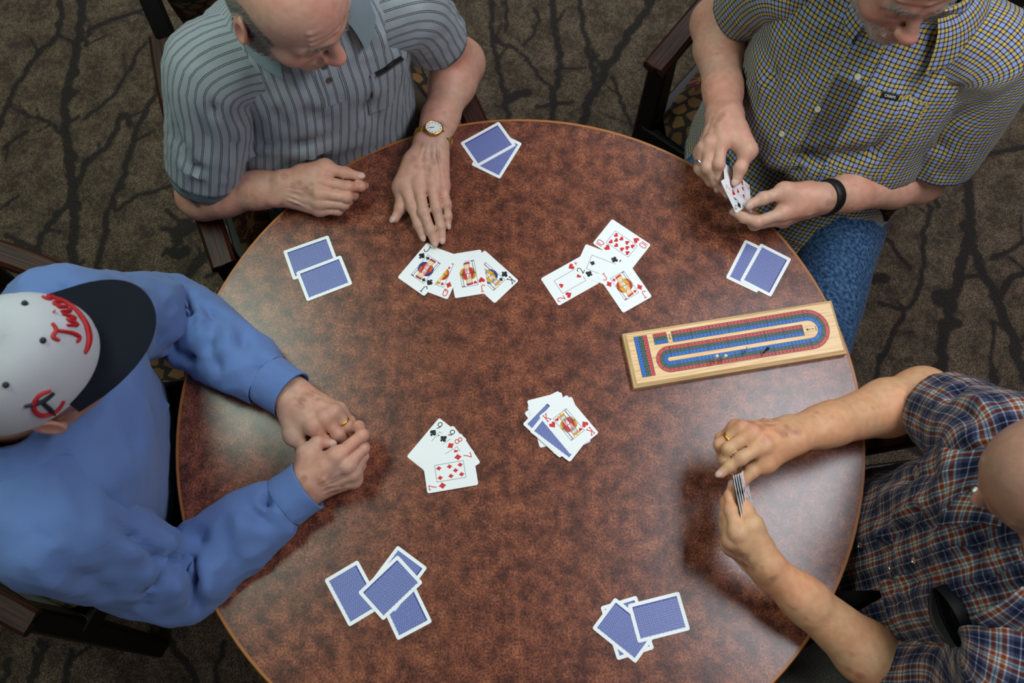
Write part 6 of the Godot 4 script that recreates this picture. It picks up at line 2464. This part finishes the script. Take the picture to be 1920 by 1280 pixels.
func rib(acc: Acc, nu: int) -> Acc:      # fine ribs along a cuff
	for k in acc.V.size():
		if (k % (nu + 1)) % 2 == 0:
			acc.V[k] -= acc.N[k] * 0.0009
	return acc


func cap(root: Node3D, hx: Transform3D) -> void:
	var white := cloth_mat(fleece_tex(Color(0.74, 0.74, 0.77), 0.03, 67, 0.4), 0.1, 0.9)
	var navy := cloth_mat(fleece_tex(Color(0.045, 0.055, 0.10), 0.15, 68, 0.4), 0.1, 0.85)
	navy.rim_enabled = false
	var red := mat(Color(0.66, 0.04, 0.08), 0.6)
	var dark := mat(Color(0.06, 0.065, 0.14), 0.6)
	# crown: dome over the skull; angle a round the head (0 front), t up from the rim to the top
	var dome := func(a: float, t: float, lift := 0.0) -> Vector3:
		var c := Vector3(0, 0.030, -0.010)
		var el := lerpf(-0.06, PI / 2, t)
		var front := 0.5 + 0.5 * cos(a)
		var r := Vector3(0.088 + lift, 0.100 + 0.012 * front * sin(t * PI) + lift, 0.112 + lift)
		var d := Vector3(sin(a) * pow(maxf(0.0, cos(el)), 0.9), maxf(sin(el), -0.1), cos(a) * pow(maxf(0.0, cos(el)), 0.9))
		return c + d * r
	var acc := Acc.new()
	var nu := 72
	var nt := 24
	for i in nt + 1:
		for j in nu + 1:
			var a := TAU * j / nu
			var t := float(i) / nt
			var seam := pow(absf(cos(a * 3.0)), 40.0) * 0.0012 * (1.0 - t * 0.5)      # six panels
			var p: Vector3 = dome.call(a, t, -seam)
			var n: Vector3 = (dome.call(a + 0.01, t) - dome.call(a - 0.01, t)).cross(dome.call(a, minf(t + 0.01, 0.995)) - dome.call(a, t - 0.01)).normalized() if t < 0.97 else Vector3.UP
			if n.dot(p - Vector3(0, 0.02, -0.01)) < 0.0:
				n = -n
			acc.vert(hx * p, hx.basis * n, Vector2(a * 0.09, t * 0.15))
	for i in nt:
		for j in nu:
			var q := i * (nu + 1) + j
			acc.quad(q, q + 1, q + nu + 2, q + nu + 1)
	var cp := part("cap", acc.mesh(), white, root, "white baseball cap crown")
	# brim
	acc = Acc.new()
	for side in [1.0, -1.0]:
		var first := acc.V.size()
		var ns := 28
		var nr := 10
		for i in nr + 1:
			for j in ns + 1:
				var s := 2.0 * j / ns - 1.0
				var a := s * 1.22
				var p0: Vector3 = dome.call(a, 0.03)
				var reach := 0.078 * pow(maxf(0.0, 1.0 - pow(absf(s), 2.6)), 0.55)
				var t := float(i) / nr
				var p := Vector3(p0.x * (1.0 + 0.05 * t), p0.y - 0.010 * t - 0.020 * s * s * t - 0.0016 * (1.0 if side < 0 else 0.0), p0.z + reach * t)
				acc.vert(hx * p, hx.basis * Vector3(s * 0.35 * t, side, 0.12).normalized(), Vector2(p.x, p.z))
		for i in nr:
			for j in ns:
				var q := first + i * (ns + 1) + j
				acc.quad(q, q + 1, q + ns + 2, q + ns + 1)
	part("brim", acc.mesh(), navy, cp, "dark navy brim")
	acc = Acc.new()
	acc.ball(hx * Vector3(0, 0.131, -0.010), Vector3(0.008, 0.004, 0.008), hx.basis, 12)
	part("top_button", acc.mesh(), white, cp)
	for a in [0.52, -0.52, 1.57, -1.57, 2.62, -2.62]:
		acc = Acc.new()
		var p: Vector3 = dome.call(a, 0.60, 0.0008)
		acc.ball(hx * p, Vector3(0.0042, 0.0042, 0.0042), hx.basis, 10)
		part("eyelet", acc.mesh(), dark, cp)
	# embroidered script across the front: strokes in the plane of angle (right to left of the wearer) and height
	var sew := func(called: String, strokes: Array, m: Material, at: Callable, r: float) -> void:
		var e := Acc.new()
		for s in strokes:
			var keys := []
			for v in s:
				keys.append(Vector3(v.x, v.y, 0))
			var pts := PackedVector3Array()
			for q in curve_pts(keys, 5):
				pts.append(hx * (at.call(q.x, q.y) as Vector3))
			var size := PackedFloat32Array()
			for k in pts.size():
				size.append(0.75 + 0.35 * sin(PI * k / (pts.size() - 1)))
			e.tube(pts, r, 6, size, hx.basis * Vector3(0, 0.5, 1))
		part(called, e.mesh(), m, cp)
	var front := func(x: float, y: float) -> Vector3:      # x to the wearer's left, y up, in letter heights of 18 mm
		return dome.call(x * 0.235, 0.31 + y * 0.15, 0.0012)
	var script := {
		"T": [[Vector2(-3.5, 1.15), Vector2(-3.3, 1.5), Vector2(-2.7, 1.35), Vector2(-2.1, 1.5)], [Vector2(-2.75, 1.35), Vector2(-2.8, 0.5), Vector2(-3.0, 0.05), Vector2(-3.35, 0.2)]],
		"w": [[Vector2(-2.25, 0.75), Vector2(-2.1, 0.1), Vector2(-1.75, 0.6), Vector2(-1.6, 0.1), Vector2(-1.25, 0.75)]],
		"i": [[Vector2(-1.05, 0.75), Vector2(-0.95, 0.15), Vector2(-0.75, 0.2)], [Vector2(-1.04, 1.1), Vector2(-1.0, 1.12), Vector2(-0.96, 1.13)]],
		"n": [[Vector2(-0.6, 0.75), Vector2(-0.55, 0.1)], [Vector2(-0.55, 0.45), Vector2(-0.25, 0.75), Vector2(-0.05, 0.5), Vector2(0.0, 0.1), Vector2(0.2, 0.15)]],
		"s": [[Vector2(0.85, 0.7), Vector2(0.5, 0.75), Vector2(0.45, 0.5), Vector2(0.8, 0.35), Vector2(0.75, 0.1), Vector2(0.3, 0.15)]],
	}
	for c in script:
		sew.call("lettering", script[c], red, func(x: float, y: float) -> Vector3: return front.call(x * 1.0 + 1.45, y), 0.0027)
	sew.call("underline", [[Vector2(2.1, 0.35), Vector2(1.5, -0.1), Vector2(0.0, -0.45), Vector2(-1.6, -0.55), Vector2(-2.4, -0.45)], [Vector2(-2.4, -0.45), Vector2(-1.4, -0.68), Vector2(0.2, -0.52)]], red, front, 0.0034)
	# interlocked letters on the side
	var sidelogo := func(x: float, y: float) -> Vector3: return dome.call(-1.38 + x * 0.17, 0.21 + y * 0.15, 0.0012)
	sew.call("lettering", [[Vector2(1.0, 0.75), Vector2(0.2, 1.0), Vector2(-0.7, 0.55), Vector2(-0.8, -0.35), Vector2(0.0, -0.8), Vector2(0.9, -0.5)]], red, sidelogo, 0.0030)
	sew.call("lettering", [[Vector2(-1.1, 0.9), Vector2(0, 0.55), Vector2(1.0, 0.5)], [Vector2(-0.05, 0.55), Vector2(-0.1, -0.3), Vector2(-0.2, -1.0)]], dark, sidelogo, 0.0030)


func eyeglasses(root: Node3D, hx: Transform3D) -> void:
	var acc := Acc.new()
	for s in [-1.0, 1.0]:
		var rim := PackedVector3Array()
		for k in 25:
			var t := TAU * k / 24
			rim.append(hx * Vector3(s * 0.034 + cos(t) * 0.024, -0.012 + sin(t) * 0.018, 0.108 - absf(cos(t)) * 0.002))
		acc.tube(rim, 0.0009, 6, PackedFloat32Array(), hx.basis.z)
		acc.tube(PackedVector3Array([hx * Vector3(s * 0.058, -0.006, 0.106), hx * Vector3(s * 0.079, -0.004, 0.07), hx * Vector3(s * 0.083, 0.0, 0.0)]), 0.0011, 6, PackedFloat32Array(), hx.basis.y)
	acc.tube(PackedVector3Array([hx * Vector3(-0.010, -0.008, 0.108), hx * Vector3(0, -0.005, 0.112), hx * Vector3(0.010, -0.008, 0.108)]), 0.001, 6, PackedFloat32Array(), hx.basis.y)
	part("eyeglasses", acc.mesh(), M.silver, root, "thin wire-framed eyeglasses")


# ---------------------------------------------------------------- the man in the plaid shirt, right
func man_plaid() -> Dictionary:
	var xf := facing(Vector3(0.715, 0, -0.20), Vector3(-0.98, 0, 0.20))
	var f := xf.basis.z
	var root := thing("person", "man in an orange and navy plaid shirt holding his cards in both hands", "person", Vector3(0.74, 0, -0.2))
	var SR := P(1880, 840, 1.0)
	var SL := P(1905, 1290, 1.0)
	var base := Color(0.62, 0.31, 0.165)
	var fr := new_field(0.0031, base, 41)
	var ar := arm(fr, SR, "D_R", 1.08)
	var fl := new_field(0.0031, base, 42)
	var al := arm(fl, SL, "D_L", 1.08)
	for q in [[1588, 1262, 0.79], [1612, 1272, 0.79], [1596, 1272, 0.79]]:
		fl.spots.append([P(q[0], q[1], q[2]), 0.012, Color(0.33, 0.07, 0.06), 0.6])
	fr.spots.append([P(1690, 744, 0.8), 0.009, Color(0.5, 0.16, 0.1), 0.6])
	var fh := new_field(0.0036, Color(0.36, 0.18, 0.12), 43)
	var hx := head_pose(P(1990, 885, 1.17), Vector2(-0.96, 0.28), 0.60, 0.0)
	head(fh, hx, xf * Vector3(0, 1.09, -0.02))
	var hips := [xf * Vector3(0.09, 0.55, -0.05), xf * Vector3(-0.09, 0.55, -0.05)]
	var knees := [xf * Vector3(0.17, 0.575, 0.38), xf * Vector3(-0.15, 0.575, 0.38)]
	var ankles := [xf * Vector3(0.17, 0.09, 0.36), xf * Vector3(-0.15, 0.09, 0.36)]
	var fc := new_field(0.014, base, 44)
	core(fc, xf, 1.0, hips, knees, ankles, -0.02)
	trousers(root, hips, knees, ankles, cloth_mat(fleece_tex(Color(0.27, 0.26, 0.235), 0.15, 69), 0.25), f)
	shoes(root, ankles, f, mat(Color(0.09, 0.06, 0.05), 0.5), M.black_rubber)
	var navy := Color(0.08, 0.09, 0.165)
	var grey := Color(0.24, 0.25, 0.34)
	var rust := Color(0.45, 0.175, 0.085)
	var pale := Color(0.60, 0.65, 0.65)
	var cm := cloth_mat(woven_tex([[3.2, pale], [5.2, rust], [2.2, pale], [5.0, grey], [6.5, navy], [1.6, Color(0.55, 0.57, 0.66)], [6.5, navy], [5.0, grey], [2.2, pale], [5.2, rust], [3.0, pale], [0.9, Color(0.03, 0.03, 0.05)]], 256), 0.055)
	var rows := [[0.585, 0.0, 0.225, 0.185, 0.16, 2.6], [0.66, -0.01, 0.212, 0.155, 0.155, 2.5], [0.76, -0.02, 0.198, 0.130, 0.145, 2.5], [0.86, -0.02, 0.19, 0.125, 0.14, 2.5], [0.95, -0.02, 0.195, 0.115, 0.135, 2.5], [1.01, -0.02, 0.195, 0.105, 0.125, 2.5], [1.045, -0.02, 0.178, 0.09, 0.11, 2.3], [1.075, -0.02, 0.13, 0.078, 0.09, 2.1], [1.10, -0.02, 0.09, 0.068, 0.074, 2.0], [1.115, -0.017, 0.075, 0.063, 0.065, 2.0]]
	var folds := [[1815, 867, 1722, 961, 1647, 1055, 0.012, -0.012], [1792, 881, 1730, 935, 1675, 980, 0.012, 0.012], [1830, 900, 1780, 960, 1740, 1010, 0.014, 0.008], [1853, 1008, 1830, 1035, 1811, 1055, 0.012, -0.010], [1684, 1069, 1690, 1105, 1698, 1139, 0.010, -0.009], [1790, 960, 1740, 985, 1690, 1030, 0.010, -0.009], [1660, 900, 1700, 900, 1760, 880, 0.012, -0.009], [1760, 1080, 1720, 1100, 1700, 1150, 0.014, -0.008], [1860, 1080, 1880, 1130, 1890, 1200, 0.014, -0.009], [1640, 980, 1660, 1010, 1690, 1020, 0.012, 0.008], [1720, 1190, 1700, 1215, 1680, 1230, 0.010, -0.008]]
	var body := cloth(torso_rings(xf, rows), 6, 112, folds, 0.007, Vector3(11, 9, 11), 35, 0.03, 0.02, null, [16, 2.2])
	var shirt := part("shirt", body.mesh(), cm, root)
	part("placket", patch(body, 112, 18, 56, 54, 58, 0.0025), cm, shirt)
	var pk: int = spot_on(body, 1790, 1165)[2]
	var pr := pk / 113
	var pj := pk % 113
	part("pocket", patch(body, 112, maxi(pr - 12, 12), pr, pj - 6, pj + 6, 0.010), cm, shirt)
	glasses_case(spot_on(body, 1800, 1160))
	part("sleeve", cloth(tube_rings(sleeve_keys(SR.lerp(xf * Vector3(0, 0.99, -0.02), 0.35), SR, ar.E, 0.68, 0.088, 0.073), Vector3.UP), 9, 64, [[1815, 722, 1790, 735, 1770, 760, 0.010, -0.009], [1825, 863, 1850, 845, 1890, 821, 0.012, -0.013], [1760, 725, 1752, 755, 1745, 800, 0.0035, -0.003], [1780, 770, 1820, 780, 1860, 790, 0.014, -0.007], [1790, 820, 1830, 820, 1870, 800, 0.012, 0.007], [1800, 745, 1840, 755, 1880, 770, 0.012, 0.007]], 0.004, Vector3(14, 10, 14), 37, 0.0, 0.05).mesh(), cm, shirt)
	part("sleeve", cloth(tube_rings(sleeve_keys(SL.lerp(xf * Vector3(0, 0.99, -0.02), 0.35), SL, al.E, 0.95, 0.078, 0.068), Vector3.UP), 6, 48, [], 0.006, Vector3(14, 10, 14), 38, 0.0, 0.05).mesh(), cm, shirt)
	part("collar", collar(xf, Vector3(0, 1.117, -0.005), 0.071, 0.068, 0.042, 0.042, 0.6, 0.05, 0.016), cm, shirt)
	for q in [[1825, 920, 1.0], [1720, 1050, 0.92], [1674, 1068, 0.84], [1621, 1020, 0.70], [1600, 1158, 0.68]]:
		var p := spot_on(body, q[0], q[1])
		button(shirt, p[0] + p[1] * 0.0035, p[1], 0.0052, M.silver, "silver snap button")
	ring_on(root, -root.position, ar.fing[2][0], ar.fing[2][1], 0.62, 0.0108, M.gold, "gold ring", 0.005)
	var g := "cards held by the man in the orange and navy plaid shirt"
	var faces := ["9C", "JD", "5C", "8D"]
	for k in 4:
		var o := Vector3(0.0012, 0.0, -0.0005) * k
		hold(faces[k], [P(1374 + 3 * k, 890, 0.915) + o, P(1386 + 3 * k, 950, 0.912 - 0.004 * k) + o, P(1395 + 3 * k, 954, 0.86) + o], ["outermost card of the hand held by the man in the orange plaid shirt", "second card of the hand held by the man in the orange plaid shirt", "third card of the hand held by the man in the orange plaid shirt", "innermost card, nearest the thumbs, of the orange plaid man's hand"][k], g)
	return {"root": root, "fields": [fr, fl, fh, fc], "arms": [ar, al], "skips": [[], []]}


# an open soft spectacle case that stands in the shirt pocket
func glasses_case(q: Array) -> void:
	var n: Vector3 = q[1]
	var long := (P(1808, 1215, 0.95) - P(1803, 1108, 0.95)).normalized()
	long = (long - n * n.dot(long)).normalized()
	var wide := long.cross(n).normalized()
	if wide.x > 0.0:
		wide = -wide
	var t := thing("glasses_case", "grey and black spectacle case standing open in the plaid shirt's pocket", "glasses case", q[0])
	var leaf := func(bow: float, out: float, up: float, m: Material, called: String, label: String) -> void:
		var a := Acc.new()
		for side in [1.0, -1.0]:
			var first := a.V.size()
			for i in 13:
				for k in 7:
					var s := 2.0 * i / 12.0 - 1.0
					var h := k / 6.0
					var b: float = (1.0 - s * s)
					var p: Vector3 = long * s * 0.047 + wide * (bow * b + out) + n * (lerpf(-0.045, 0.018, h) + up * b * h) + wide * (0.0015 * side)
					a.vert(p, (wide * side + long * s * bow * 30.0 * side).normalized(), Vector2(s, h))
			for i in 12:
				for k in 6:
					var c := first + i * 7 + k
					a.quad(c, c + 1, c + 8, c + 7)
		obj(called, a.mesh(), m, t, label)
	leaf.call(0.026, 0.004, 0.006, mat(Color(0.20, 0.19, 0.185), 0.7), "case_leaf", "grey outer leaf of the case")
	leaf.call(0.008, 0.0, 0.002, mat(Color(0.012, 0.012, 0.013), 0.4), "case_leaf", "black inner leaf of the case")
	leaf.call(-0.018, -0.004, 0.0, mat(Color(0.03, 0.03, 0.03), 0.35), "case_leaf", "black back leaf of the case")
